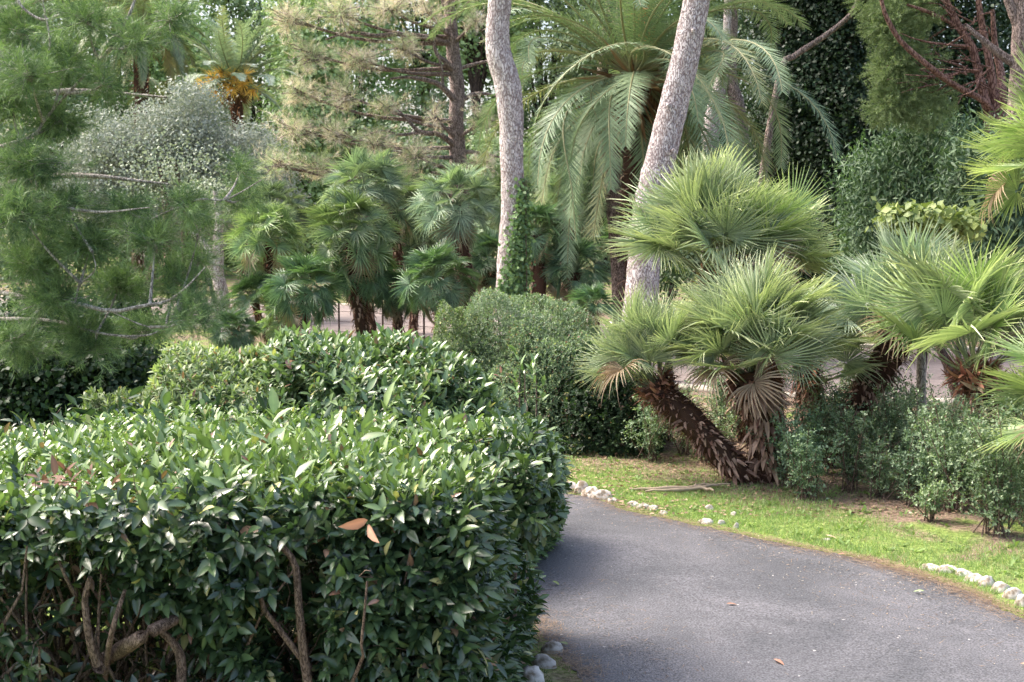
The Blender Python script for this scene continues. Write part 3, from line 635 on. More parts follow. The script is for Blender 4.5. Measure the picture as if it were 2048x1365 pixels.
_o = fan_T(rf, nseg=26, spread=200, cols=((.22, .15, .09), (.46, .35, .21), (.5, .4, .26)), lift=.7, droop=.4, bend=50, Rr=.40).build('frond', M_DRY); DEADF = _o.data; bpy.data.objects.remove(_o)
def palm_trunk(path, r0, r1, rng, root, n=320, sz=.10, c0=(.13, .06, .045), c1=(.74, .53, .41), droopy=False, fibre=500):
    b = Buf(); P = spline(path, 24); tube(b, P, [r0 * .75, r1 * .75], 12, (.07, .04, .03), .08, rng, cap=True)
    t = np.sort(rng.random(n)) ; idx = t * 23; pos = np.stack([np.interp(idx, np.arange(24), P[:, j]) for j in range(3)], -1)
    T = nrm(np.gradient(P, axis=0)); tg = nrm(np.stack([np.interp(idx, np.arange(24), T[:, j]) for j in range(3)], -1))
    M = frames(tg, rdir(n, rng)); az = np.arange(n) * 2.4 + rng.normal(0, .3, n)
    rad = np.cos(az)[:, None] * M[..., 0] + np.sin(az)[:, None] * M[..., 2]
    rr = (r0 + (r1 - r0) * t) * .72
    if droopy: a = np.radians(np.interp(t, [0, .8, 1], [20, 8, 55]) + rng.normal(0, 24, n)); dn = np.interp(t, [0, .75, 1], [-1, -.9, 1.])
    else: a = np.radians(np.interp(t, [0, .8, 1], [55, 50, 35]) + rng.normal(0, 24, n)); dn = np.ones(n) * np.interp(t, [0, .7, 1], [-.3, .2, 1])
    d = nrm(rad * np.cos(a)[:, None] + tg * (np.sin(a) * dn)[:, None] + (A(0, 0, -.9) if droopy else A(0, 0, -.15)) * np.clip(1.1 - t, .0, 1)[:, None])
    tt = rng.beta(1.2, 1.6, n); ccol = mixc(c0, c1, tt); ccol[t > .78] = mixc((.16, .065, .045), (.55, .30, .21), rng.random((t > .78).sum()))
    b.inst(SCALE_D, frames(d, rad + tg * .6), np.stack([np.full(n, sz * .85), sz * rng.uniform(.4, 1.6, n), np.full(n, sz)], -1), pos + rad * rr[:, None], ccol)
    q = fibre * 3; t = rng.random(q); idx = t * 23; pos = np.stack([np.interp(idx, np.arange(24), P[:, j]) for j in range(3)], -1)
    rd = rdir(q, rng); rd = nrm(rd); rr = (r0 + (r1 - r0) * t) * .75
    b.inst(NEEDLE, frames(rd + rng.normal(0, .5, (q, 3)) + A(0, 0, -.2), rdir(q, rng)), np.stack([np.full(q, .004), np.full(q, sz * 1.4), np.full(q, sz)], -1), pos + rd * rr[:, None], mixc(c0, (.28, .15, .09), rng.random(q)))
    o = b.build('trunk', M_SCALE, root, smooth=False); return o, P[-1], nrm(P[-1] - P[-3])

def near_palm(label, path, r0, r1, fans, nf, seed, scale=1., pet=1., elr=(85, -20), bias=(0, 0, 0), cat='palm', droopy=False, scales=320, axisw=.4, keep=None, group='fan palms on the verge', az0=0, sz=.10):
    rng = np.random.default_rng(seed); base = A(*path[0]); rt = thing('fan_palm', base, label, cat, group)
    deadset = (nf - 1, nf - 4) if nf > 40 else (nf - 2,)
    _, top, ax = palm_trunk(path, r0, r1, rng, rt, scales, sz=sz, droopy=droopy)
    for i in range(nf):
        q = (i + .5) / nf; e = math.radians(elr[0] + (elr[1] - elr[0]) * q ** .9 + rng.normal(0, 6)); az = i * 2.399 + az0 + rng.normal(0, .2)
        d = A(math.cos(az) * math.cos(e), math.sin(az) * math.cos(e), math.sin(e)) + ax * axisw * .6 + A(*bias) * math.cos(e); d = nrm(d)
        if keep and not keep(d): continue
        up = nrm(A(0, 0, 1.) + ax * .3 - d * d[2] * .5); up = up + rng.normal(0, .6, 3) 
        M = frames(d[None], up[None])[0]; s = scale * rng.uniform(.85, 1.12)
        o = bpy.data.objects.new('frond', fans[int(rng.integers(len(fans)))]); COL.objects.link(o); o.parent = rt
        m4 = Matrix([[*(M[0] * s), 0], [*(M[1] * s), 0], [*(M[2] * s), 0], [0, 0, 0, 1]]).to_4x4()
        if i in deadset: o.data = DEADF
        off = top - base + d * .02 + rng.normal(0, .03, 3) - ax * .12 * q
        m4.translation = Vector(off); o.matrix_basis = m4
    return rt
def Wz(x, y, d): return W(x, y, d)
g0 = G(1530, 968); g0d = g0[1]
near_palm('fan palm with a thick trunk leaning steeply left and fronds fanning left', [g0 + A(-.04, .1, -.03), W(1450, 915, g0d), W(1390, 850, g0d + .05), W(1330, 795, g0d + .1), W(1305, 765, g0d + .1)], .15, .19, FANS_PALE, 30, 1, .86, elr=(82, 16), bias=(-.45, 0, .25), scales=620, axisw=.35, sz=.085, keep=lambda d: d[0] < .45)
near_palm('upright fan palm with shaggy tan drooping leaf bases and a broad round crown', [g0 + A(.06, .05, -.03), W(1530, 900, g0d), W(1526, 830, g0d), W(1510, 780, g0d), W(1506, 742, g0d)], .12, .25, FANS_PALE, 58, 2, 1.10, elr=(88, 8), bias=(-.16, -.1, .04), droopy=True, scales=380, sz=.13)
near_palm('small fan palm right behind the upright one, with a short brown shaggy trunk', [W(1625, 880, 12.4) * A(1, 1, 0), W(1622, 830, 12.4), W(1618, 780, 12.4), W(1612, 742, 12.4)], .10, .15, FANS_PALE, 16, 3, .88, elr=(70, 0), bias=(.4, -.1, .1), droopy=True, sz=.10)
near_palm('tall fan palm with the highest wide pale crown, behind the upright palm', [W(1500, 860, 13.6) * A(1, 1, 0), W(1460, 700, 13.6), W(1425, 590, 13.6), W(1425, 540, 13.6)], .12, .16, FANS_PALE, 56, 4, 1.27, elr=(88, 10), scales=300)
near_palm('second trunk of the tall fan palm with yellowed right-hand fronds', [W(1560, 850, 13.9) * A(1, 1, 0), W(1540, 700, 13.9), W(1500, 560, 13.9), W(1490, 515, 13.9)], .10, .14, FANS_GRN, 22, 5, 1.15, elr=(50, 0), bias=(.55, 0, 0), scales=200)
near_palm('fan palm whose dark shaggy trunk leans right, with blue-green upper fronds', [W(1640, 930, 12.3) * A(1, 1, 0), W(1690, 840, 12.3), W(1745, 760, 12.3), W(1790, 690, 12.3), W(1805, 655, 12.3)], .15, .20, FANS_BLUE, 30, 6, 1.06, elr=(85, 0), bias=(0, 0, .05), scales=420)
near_palm('fan palm at the right edge with trunk leaning left and long bare petioles', [W(2150, 1000, 11.) * A(1, 1, 0), W(2075, 860, 10.9), W(2000, 800, 10.8), W(1955, 765, 10.8), W(1940, 735, 10.8)], .15, .18, FANS_GRN + FANS_PALE[:4], 28, 7, 1.22, elr=(82, 8), bias=(.1, 0, .3), scales=420, sz=.12)
near_palm('bright green fan palm cut by the lower right frame edge', [A(4.45, 9.6, 0), W(2200, 900, 9.5), W(2175, 820, 9.5)], .12, .15, FANS_GRN, 22, 8, .95, elr=(75, -25), bias=(-.35, -.2, 0), scales=160)
near_palm('tall fan palm at the upper right frame edge with tan-tipped lowest fronds', [A(4.9, 10.6, 0), W(2200, 700, 10.5), W(2180, 450, 10.4), W(2165, 335, 10.3)], .13, .16, FANS_GRN, 32, 9, 1.02, elr=(60, -14), bias=(-.2, -.1, 0), scales=200)

# background clump of fan palms: one crown mesh each (a few shapes, shared)
def crown_mesh(seed, cols, nf=54, L=.50, Rr=.42, elr=(88, -50)):
    rng = np.random.default_rng(seed); b = Buf()
    temps = [fan_T(rng, L=L, Rr=Rr, nseg=27, spread=rng.uniform(215, 270), rows=(.05, .38, .72, 1.), bend=rng.uniform(10, 50), cols=cols, lift=rng.uniform(.2, .6), tipy=.45, wp=.012) for _ in range(5)]
    for i in range(nf):
        q = (i + .5) / nf; e = math.radians(elr[0] + (elr[1] - elr[0]) * q + rng.normal(0, 6)); az = i * 2.399 + rng.normal(0, .25)
        d = A(math.cos(az) * math.cos(e), math.sin(az) * math.cos(e), math.sin(e)); M = frames(d[None], (A(0, 0, 1) + rng.normal(0, .4, 3))[None])[0]
        t = temps[int(rng.integers(5))]; s = rng.uniform(.85, 1.15); sh = rng.uniform(.8, 1.2)
        dead = q > .93
        for V, F, C in zip(t.V, t.F, t.C):
            pass
        off = 0
        for V, F, C in zip(t.V, t.F, t.C):
            Cc = C * sh if not dead else np.broadcast_to(A(.34, .26, .15) * sh, C.shape)
            b.add(V @ M.T * s, F - off, Cc); off += len(V)
    o = b.build('crown', M_FAN); me = o.data; bpy.data.objects.remove(o); return me
MID = ((.05, .12, .04), (.32, .46, .20), (.60, .62, .30)); DRK = ((.02, .07, .03), (.16, .30, .13), (.26, .40, .17)); MIDB = ((.06, .13, .07), (.38, .50, .31), (.56, .62, .4))
CR_MID = [crown_mesh(1, MID), crown_mesh(2, MIDB), crown_mesh(3, MID, 46)]; CR_DRK = [crown_mesh(4, DRK), crown_mesh(5, DRK, 46, elr=(88, -10))]
def far_palm(label, px, py, d, rpx, kind, base=None, tw=30, seed=0, noscale=False):
    """px,py crown centre, rpx crown radius in px, base=(px) foot"""
    rng = np.random.default_rng(300 + seed); top = W(px, py, d); bx = px if base is None else base
    foot = A(*W(bx, py + 100, d)[:2], 0); rt = thing('fan_palm', foot, label, 'palm', 'fan palms clumped in the middle distance')
    if top[2] > .5:
        path = [foot, foot * .5 + top * .5 + A(rng.normal(0, .06), 0, 0), top]; s = d / FPX
        palm_trunk(path, tw * s * .45, tw * s * .5, rng, rt, 130, sz=.11, fibre=150, droopy=True)
    me = (CR_MID if kind == 'm' else CR_DRK)[seed % (3 if kind == 'm' else 2)]
    o = bpy.data.objects.new('crown', me); COL.objects.link(o); o.parent = rt
    s = rpx * 1.2 * d / FPX / .92
    o.location = tuple(top - foot); o.rotation_euler = (rng.normal(0, .12), rng.normal(0, .12), rng.uniform(0, 6.28)); o.scale = (s, s, s)
for k, a in enumerate([
 ('mid-green fan palm at the left of the clump, its dead fronds hanging below', 537, 480, 23.5, 78, 'm', 540, 22),
 ('pale crown just above and behind the leftmost palm of the clump', 545, 432, 26, 68, 'm', 560, 22),
 ('dark green round fan palm with short trunk in front of the clump', 605, 585, 21.5, 80, 'd', 600, 34),
 ('large dense fan palm in the middle of the clump with hanging skirt', 700, 475, 22.5, 90, 'm', 732, 30),
 ('tallest pale fan palm at the back of the clump', 730, 385, 24.5, 82, 'm', 745, 26),
 ('fan palm crown to the right of the tallest one', 785, 420, 25.5, 72, 'm', 790, 26),
 ('lower green skirted crown under the large dense palm', 725, 550, 22.8, 70, 'd', 737, 28),
 ('fan palm with thick shaggy leaning trunk left of the ivy-covered pine', 910, 412, 22, 80, 'm', 955, 44),
 ('dark low fan palm in front of the leaning shaggy trunk', 875, 565, 21, 78, 'd', 868, 30),
 ('small dark palm at far left of the clump low down', 510, 605, 23, 58, 'd', 560, 20),
 ('small low palm behind the pale hedge with no visible trunk', 468, 668, 17.5, 52, 'd', 468, 20),
 ('small blue-green palm crown between the two short trunks', 560, 645, 22, 45, 'm', 566, 18),
 ('fan palm with straight stout trunk immediately right of the ivy-covered pine', 1072, 470, 22, 66, 'd', 1076, 40),
 ('fan palm crown high up behind the drooping date fronds', 1140, 405, 24, 66, 'm', 1125, 32),
 ('dark fan palm low right of the ivy-covered pine', 1150, 545, 22, 70, 'd', 1180, 26),
 ('small dark palm beside the large leaning pine foot', 1185, 620, 20.5, 50, 'd', 1195, 24),
 ('shaded fan palm behind the leaning shaggy trunk', 985, 530, 26, 70, 'd', 985, 30),
 ('shaded fan palm deep between ivy pine and date palm', 1030, 400, 28, 70, 'm', 1030, 30),
 ('dim fan palm at the back between two brown trunks', 830, 500, 27, 62, 'd', 825, 26),
 ('dim fan palm right of the old forked trunk', 1240, 500, 25, 62, 'd', 1250, 26),
 ('small shaded fan palm left of the large low dark one', 790, 590, 23, 52, 'd', 790, 20)]):
    far_palm(*a, seed=k)

# ------------------------------------------------------------------ date palms
def date_palm(label, hub, foot, Lf, nf, seed, tr, cols, elr=(82, -35), droop=1., nl=80, fruit=None, name='date_palm', lw=.02, ll=.36, group=None, cvar=0):
    rng = np.random.default_rng(seed); rt = thing(name, foot, label, 'palm', group)
    palm_trunk([foot, foot * .5 + hub * .5 + A(.05, 0, 0), hub - A(0, 0, .15)], tr, tr * 1.15, rng, rt, 420, sz=.16, fibre=200)
    b = Buf()
    for i in range(nf):
        q = (i + .5) / nf; e = math.radians(elr[0] + (elr[1] - elr[0]) * q + rng.normal(0, 5 + 9 * cvar)); az = i * 2.399 + rng.normal(0, .2 + .5 * cvar); sway = rng.normal(0, .05 + .05 * cvar)
        h = A(math.cos(az), math.sin(az), 0); n = 16; L = Lf * rng.uniform(.85 - .2 * cvar, 1.1) * (1 - .15 * q)
        pts = [hub + h * .08]; ang = e
        for k in range(n - 1):
            pts.append(pts[-1] + (h * math.cos(ang) + A(0, 0, 1) * math.sin(ang)) * L / (n - 1))
            h = nrm(h + np.cross(h, A(0, 0, 1)) * sway)
            ang -= droop * (.028 + .16 * (k / n)) * (1.0 if ang > -1.3 else .1); 
        pts = np.array(pts); tube(b, pts, [.028, .006], 4, mixc((.2, .2, .08), (.34, .32, .16), rng.random()))
        T = nrm(np.gradient(pts, axis=0)); t = np.linspace(.12, 1, nl); idx = t * (n - 1)
        pos = np.stack([np.interp(idx, np.arange(n), pts[:, j]) for j in range(3)], -1); tg = nrm(np.stack([np.interp(idx, np.arange(n), T[:, j]) for j in range(3)], -1))
        side = nrm(np.cross(tg, A(0, 0, 1) + h * .2)); upv = np.cross(side, tg)
        f = rng.uniform(0, .4); yl = rng.random() < .12 * (1 + q)
        for s in (-1, 1):
            fw = .55 + .5 * t[:, None]
            dd = side * s * 1. + tg * fw + upv * (.28) + A(0, 0, -.35) + rng.normal(0, .13, (nl, 3))
            ln = ll * np.sin(np.pi * (t * .82 + .13)) ** .6 * rng.uniform(.85, 1.1, nl)
            C = mixc(cols[0], cols[1], f + rng.random(nl) * .55)
            if yl: C = mixc(C, (.42, .36, .12), rng.random(nl) * .6)
            b.inst(THIN_D, frames(dd, upv - side * s * .3), np.stack([np.full(nl, lw), ln, ln], -1), pos, C)
    # dead petiole bases and fibres below the crown
    n = 160; d = nrm(rdir(n, rng) + A(0, 0, -.1)); b2 = Buf()
    b2.inst(THIN_D, frames(d + A(0, 0, -.5), rdir(n, rng)), np.stack([np.full(n, .07), rng.uniform(.35, .9, n) * tr / .28, np.full(n, .4)], -1), hub + d * tr * .8 - A(0, 0, .25), mixc((.10, .05, .03), (.36, .24, .14), rng.random(n)))
    b2.build('leaf_base', M_SCALE, rt)
    b.build('crown', M_DATE, rt)
    if fruit:
        b3 = Buf()
        for (o_, ln, c_) in fruit:
            p0 = hub + A(*o_) * .25; p1 = hub + A(*o_); tube(b3, spline([p0, (p0 + p1) / 2 + A(0, 0, .1), p1], 6), [.02, .012], 5, c_)
            m_ = 70; dd = rdir(m_, rng) * .45 + nrm(p1 - p0) * .3 + A(0, 0, -.25)
            b3.inst(NEEDLE, frames(dd, rdir(m_, rng)), np.stack([np.full(m_, .03 * ln / .5), np.full(m_, ln), np.full(m_, ln)], -1), np.tile(p1, (m_, 1)), mixc(np.array(c_) * .8, np.array(c_) * 1.2, rng.random(m_)))
        b3.build('flower_stalk', M_DRY, rt)
    return rt
THIN_D = (A((-.5, 0, 0), (0, 0, -.12), (.5, 0, 0), (.5, .45, -.02), (-.5, .45, -.02), (0, .45, -.10), (0, 1, -.12)), np.array([(0, 1, 5, 4), (1, 2, 3, 5), (4, 5, 6, 6), (5, 3, 6, 6)]), np.ones((7, 3)))
_v = THIN_D[0].copy(); _v[:, 2] *= .25
THIN_D = (np.array([_v[0], _v[2], _v[3], _v[4], _v[6]]), None, None)
THIN_D = (THIN_D[0], np.array([(0, 1, 2), (0, 2, 3), (3, 2, 4)]), np.ones((5, 3)))
hub = W(1268, 150, 23)
date_palm('huge date palm arching over the pines with drooping grey-green fronds and orange flower stalks', hub, A(hub[0] + .15, 23.3, 0), 4.3, 92, 5, .32, ((.08, .15, .07), (.30, .40, .22)), droop=1.12, elr=(78, -45), nl=105, lw=.013, ll=.48, cvar=1,
          fruit=[((.12, -.35, 1.0), .3, (.75, .22, .05)), ((.22, -.3, .55), .25, (.75, .25, .05)), ((-.65, -.4, -.35), .22, (.7, .5, .05))])
hub = W(470, 165, 46)
date_palm('distant date palm with bright yellow fruit clusters and stiff arching fronds', hub, A(W(487, 560, 46)[0], 46.2, 0), 3.0, 44, 6, .24, ((.2, .3, .2), (.5, .6, .42)), elr=(82, -15), nl=64, lw=.04, ll=.40, droop=.62,
          fruit=[((a, -.7, z), .5, (.90, .62, .08)) for a, z in ((-.6, .1), (-.3, .25), (.1, .2), (.5, .2), (.0, -.25), (-.9, -.1), (.4, -.1), (.75, -.3), (-.5, -.35))])
hub = W(283, 60, 42)
date_palm('date palm at far left with scaly brown trunk half hidden by pine needles', hub, A(W(272, 560, 42)[0], 42, 0), 2.6, 40, 8, .27, ((.10, .15, .06), (.3, .36, .17)), elr=(80, -45), nl=50, lw=.045, ll=.4)
hub = W(325, 212, 44)
date_palm('young date palm with upright fronds behind the silvery olive', hub, hub * A(1, 1, 0), 1.3, 20, 9, .15, ((.10, .17, .07), (.32, .4, .17)), elr=(80, 20), nl=36, lw=.04, ll=.3)

# ------------------------------------------------------------------ pines and other trees
def trunk_px(b, pts, rad, n=24, sides=12, col=(.4, .33, .32), noise=.03, rng=R):
    P = spline([W(*p) for p in pts], n); s = np.array([p[2] for p in pts]).mean() / FPX
    tube(b, P, np.array(rad) * s * .5, sides, col, noise, rng); return P
rp = np.random.default_rng(31)
# pale pine with ivy
d = 19.5
rt = thing('pine_tree', A(W(1018, 700, d)[0], d, 0), 'tall pale pine trunk, slightly kinked, with green ivy up its right side', 'tree', 'pale pine trunks')
b = Buf(); foot = rt.location
PT = trunk_px(b, [(1012, 752, d), (1020, 590, d), (1022, 500, d), (1026, 400, d), (1023, 300, d), (1022, 230, d), (1014, 165, d), (998, 110, d), (995, 60, d), (1000, 0, d), (1004, -120, d), (1010, -300, d)], [66, 58, 52, 46, 46, 50, 52, 50, 46, 46, 44, 36], 60, 16, noise=.02, rng=rp)
b.build('trunk', M_PINEBARK, rt, smooth=True)
def needle_blobs(b, wb, blobs, root_fn, n_sub, tuftn, L, twig, w_, c0, c1, rng, wood=(.15, .1, .08), tan=None, shell=.45, per=8, flat=1., wr=.012, droop=0.):
    """blobs: (centre3, radii3, count multiplier); limbs from root_fn(centre) to each blob, tufts along twigs"""
    for c, r, mul in blobs:
        c = np.asarray(c); r = np.asarray(r); p0 = root_fn(c)
        ns = max(3, int(n_sub * mul)); Q, u = ell(ns, c, r, rng, shell)
        mid = p0 * .45 + c * .55 + A(0, 0, -.05 * np.linalg.norm(c - p0))
        tube(wb, spline([p0, mid, c], 8), [wr * 3.2, wr * 1.2], 5, wood, .08, rng)
        for q in Q:
            m_ = c + (q - c) * .3 + rng.normal(0, .08, 3) * np.linalg.norm(r) * .3
            path = spline([c + (mid - c) * rng.random() * .4, m_, q], 7); tube(wb, path, [wr, wr * .3], 3, wood, 0, rng)
            t = rng.uniform(.3, 1, per); P = np.stack([np.interp(t, np.linspace(0, 1, 7), path[:, j]) for j in range(3)], -1)
            dd = nrm(q - c) * .6 + rdir(per, rng) * .8 + A(0, 0, .25)
            P = P + rdir(per, rng) * rng.uniform(0, .22, (per, 1)) * np.linalg.norm(r)*.5
            fx = np.full(per, rng.normal(0, .16))
            if tan is not None and rng.random() < tan[0]:
                tufts(b, P, dd, tuftn, L, twig, w_, tan[1], tan[2], rng, fixed=fx, droop=droop)
            else: tufts(b, P, dd, tuftn, L, twig, w_, c0, c1, rng, fixed=fx, droop=droop)
def px_blob(px, py, d, rx, ry, mul=1., rd=None):
    s = d / FPX; return (W(px, py, d), (rx * s, (rd if rd else rx * s), ry * s), mul)
def nearest(P): return lambda c: P[np.argmin(((P - c - A(0, 0, -.4)) ** 2).sum(1))]
b = Buf(); wb = Buf()
needle_blobs(b, wb, [px_blob(1010 + dx, -420 - dy, d, 240, 90, .8) for dx, dy in ((-160, 0), (160, 30), (0, 120))], nearest(PT), 40, 26, .12, .3, .007, (.07, .13, .03), (.22, .32, .08), rp)
b.build('crown', M_NEEDLE, rt); wb.build('branch', M_PINEBARK2, rt)
# ivy
iv = thing('ivy', A(W(1040, 700, d)[0], d - .3, 0), 'dense green ivy climbing the right side of the kinked pale pine', 'ivy')
b = Buf(); n = 4200; t = rp.random(n) ** 1.1; y = 600 - t * 260
k = rp.random(n) < np.clip(1.2 - t * 1.2, .03, 1) ; y = y[k]; t = t[k]; n = len(y)
cen = np.interp(y, [230, 300, 400, 500, 590, 700], [1022, 1023, 1026, 1022, 1020, 1014]); hw = np.interp(y, [230, 590], [23, 28])
az = np.clip(rp.normal(np.radians(38), .42 + .6 * (1 - t) ** 2, n), -.6, 2.2)      # 0 = +x side, pi/2 = toward camera
s = d / FPX; r_ = hw * s * 1.04 + rp.exponential(.028, n)
P = np.array([W(c, yy, d) for c, yy in zip(cen, y)]) + np.stack([np.cos(az) * r_, -np.sin(az) * r_, 0 * az], -1)
u = np.stack([np.cos(az), -np.sin(az), np.full(n, .3)], -1)
b.inst((RHOMB[0] * A(1.6, 1, 1), RHOMB[1], RHOMB[2]), frames(rdir(n, rp) + A(0, 0, -.5), u + rp.normal(0, .4, (n, 3))), rp.uniform(.04, .08, n), P, mixc((.06, .13, .04), (.22, .36, .11), rp.random(n)))
b.build('foliage', M_SMALL, iv)
b = Buf()
for k in range(5):
    pts = [W(1020 + 20 + k * 3 + rp.normal(0, 2), yy, d - .15) for yy in (745, 650, 560, 460, 360)]
    tube(b, spline(pts, 14), [.015, .005], 4)
b.build('stem', M_STEM, iv)
# leaning pale pine
d = 18.5
rt = thing('pine_tree', A(W(1272, 740, d)[0], d, 0), 'tall thick pale pine trunk leaning to the right behind the fan palms', 'tree', 'pale pine trunks')
b = Buf(); PT = trunk_px(b, [(1262, 757, d), (1282, 600, d), (1290, 500, d), (1302, 400, d), (1326, 300, d), (1350, 200, d), (1374, 100, d), (1393, 0, d), (1412, -120, d), (1430, -300, d)], [76, 68, 64, 64, 60, 57, 55, 53, 50, 40], 60, 16, noise=.02, rng=rp)
[tube(b, [W(x_, y_, d - .1), W(x_ + 3, y_ + 2, d - .32)], [.035, .025], 7, cap=True) for x_, y_ in ((1335, 210), (1345, 300), (1300, 430), (1385, 60))]
tube(b, [W(1362, 128, d), W(1348, 122, d - .1)], [.025, .02], 6, cap=True)
b.build('trunk', M_PINEBARK, rt, smooth=True)
b = Buf(); wb = Buf()
needle_blobs(b, wb, [px_blob(1430 + dx, -420 - dy, d, 240, 90, .8) for dx, dy in ((-160, 0), (160, 30), (0, 120))], nearest(PT), 40, 26, .12, .3, .007, (.07, .13, .03), (.22, .32, .08), rp)
b.build('crown', M_NEEDLE, rt); wb.build('branch', M_PINEBARK2, rt)
# old forked trunk
d = 24
rt = thing('old_tree', A(W(1240, 690, d)[0], d, 0), 'old forked brown trunk with a pale broken upper limb between the two pale pines', 'tree')
b = Buf(); trunk_px(b, [(1252, 697, d), (1246, 560, d), (1236, 450, d), (1222, 340, d), (1215, 262, d)], [54, 46, 42, 42, 36], 30, 12, noise=.03, rng=rp)
trunk_px(b, [(1217, 275, d), (1240, 245, d), (1262, 212, d), (1275, 170, d)], [26, 24, 22, 18], 12, 10, rng=rp)
trunk_px(b, [(1215, 262, d), (1204, 180, d), (1208, 120, d), (1216, 60, d), (1230, -60, d)], [22, 24, 22, 20, 16], 20, 10, rng=rp)
b.build('trunk', M_PINEBARK2, rt, smooth=True)
b = Buf(); P, D = ell(900, W(1230, -150, d), (1.6, 1.2, .8), rp, .5); tufts(b, P, D, 30, .13, .3, .01, (.07, .12, .03), (.2, .3, .08), rp)
b.build('crown', M_NEEDLE, rt)
for k, (xs_, lbl) in enumerate([([(1425, 660), (1420, 320), (1424, 250), (1436, 190), (1452, 120), (1460, -40)], 'pale trunk seen through date palm fronds, left of two'), ([(1490, 660), (1484, 330), (1480, 270), (1474, 210), (1462, 140), (1470, -40)], 'pale swollen trunk behind date palm fronds, right of two')]):
    d = 27; rt = thing('old_tree', A(W(xs_[0][0], 650, d)[0], d, 0), lbl, 'tree'); b = Buf()
    trunk_px(b, [(x, y, d) for x, y in xs_], [44, 36, 34, 30, 22, 18], 30, 10, rng=rp); b.build('trunk', M_PINEBARK2 if k else M_PINEBARK, rt, smooth=True)
    b = Buf(); P, D = ell(500, W(xs_[-1][0], -120, d), (1.4, 1.2, .8), rp, .5); tufts(b, P, D, 30, .13, .3, .012, (.06, .11, .03), (.18, .28, .08), rp); b.build('crown', M_NEEDLE, rt)

# centre thin pine with brownish needles
d = 29
rt = thing('pine_tree', A(W(925, 650, d)[0], d, 0), 'thin-crowned brownish pine with crooked side branches in the centre', 'tree')
b = Buf(); PT = trunk_px(b, [(935, 652, d), (926, 500, d), (918, 345, d), (912, 250, d), (915, 180, d), (908, 120, d), (903, 60, d), (898, 0, d), (890, -140, d)], [44, 40, 36, 30, 30, 28, 24, 22, 14], 40, 12, noise=.03, rng=rp)
for pts, r in [([(912, 295, d), (880, 270, d - .5), (840, 265, d - .8), (815, 240, d - 1), (795, 218, d - 1)], [13, 11, 9, 6, 3]), ([(912, 205, d), (890, 180, d - .3), (868, 165, d - .5), (820, 155, d - .8), (780, 158, d - 1)], [14, 12, 10, 7, 4]),
               ([(910, 145, d), (892, 125, d - .3), (872, 105, d - .4), (865, 60, d - .4)], [13, 11, 8, 4]), ([(885, 172, d - .3), (884, 140, d - .4), (876, 108, d - .4)], [7, 5, 4]),
               ([(918, 205, d), (945, 190, d), (972, 188, d), (1000, 195, d)], [10, 9, 6, 3]), ([(912, 140, d), (945, 130, d), (985, 120, d)], [9, 7, 4]), ([(905, 45, d), (925, 20, d), (950, -10, d)], [9, 7, 5]),
               ([(903, 48, d), (890, 20, d), (878, -20, d)], [9, 7, 5]), ([(840, 265, d - .8), (800, 270, d - 1.1), (760, 262, d - 1.4), (700, 285, d - 1.8)], [8, 6, 4, 3]), ([(918, 305, d), (950, 305, d), (1000, 315, d)], [10, 7, 4]),
               ([(912, 350, d), (880, 347, d - .3), (862, 345, d - .5)], [8, 7, 4]), ([(790, 68, d - 1), (750, 72, d - 1.2), (700, 65, d - 1.4), (650, 80, d - 1.6)], [10, 9, 6, 3]), ([(905, 90, d), (850, 75, d - .5), (790, 68, d - 1)], [12, 11, 10])]:
    trunk_px(b, pts, r, 14, 7, rng=rp)
b.build('trunk', M_PINEBARK2, rt, smooth=True)
b = Buf(); wb = Buf()
BL_ = [(580, 40, 75, 50, 1.1), (680, 30, 80, 45, 1.2), (780, 20, 80, 40, 1.1), (860, 30, 40, 50, .5), (950, 40, 40, 50, .5), (620, 110, 70, 45, 1.2), (720, 120, 80, 40, 1.1), (810, 100, 50, 40, .8),
       (600, 190, 60, 40, 1), (690, 190, 70, 40, 1), (770, 215, 55, 35, .6), (590, 260, 60, 40, 1), (670, 270, 70, 40, 1.), (750, 290, 65, 40, 1), (830, 310, 55, 35, .8), (960, 240, 45, 35, .6), (640, 335, 75, 35, 1.), (870, 230, 35, 40, .35),
       (960, 330, 50, 35, .7), (800, 350, 80, 30, .8), (555, 330, 55, 35, .8), (900, -50, 200, 70, 2)]
needle_blobs(b, wb, [px_blob(x, y, d - .8 - (900 - x) * .004, rx, ry, m_, 1.1) for x, y, rx, ry, m_ in BL_], nearest(PT), 30, 16, .13, .22, .0065, (.20, .26, .14), (.50, .56, .34), rp, wood=(.16, .11, .09), tan=(.58, (.48, .37, .33), (.80, .68, .61)), per=7, shell=.6, wr=.016)
b.build('crown', M_NEEDLE, rt); wb.build('branch', M_PINEBARK2, rt)

# left foreground pine
rl = np.random.default_rng(77); d = 12.5
rt = thing('pine_tree', A(-5.6, 13.2, 0), 'near soft-needled green pine filling the left side with thin grey branches', 'tree')
b = Buf(); P0 = spline([A(-5.6, 13.2, 0), A(-5.5, 13.2, 2), A(-5.2, 13.1, 4), A(-5.3, 13, 6), A(-5.2, 13, 8)], 30); tube(b, P0, [.17, .15, .12, .08], 12, (.2, .17, .15), .03, rl)
BR_ = []
def lbranch(pts, r): BR_.append(trunk_px(b, pts, r, 18, 7, noise=.03, rng=rl))
dd = 12.
lbranch([(-160, 330, 13.), (0, 294, dd), (68, 270, dd), (92, 236, dd), (147, 174, dd), (188, 133, dd), (236, 79, dd), (255, 40, dd), (273, -10, dd)], [12, 9, 6, 6, 5, 6, 8, 7, 5])
lbranch([(236, 79, dd), (290, 65, dd), (320, 30, dd), (360, 0, dd)], [4, 3, 2, 2])
lbranch([(-120, 400, 13.), (20, 391, 12), (85, 405, 11.8), (137, 417, 11.6), (205, 425, 11.5), (300, 415, 11.4)], [12, 7, 8, 8, 5, 2])
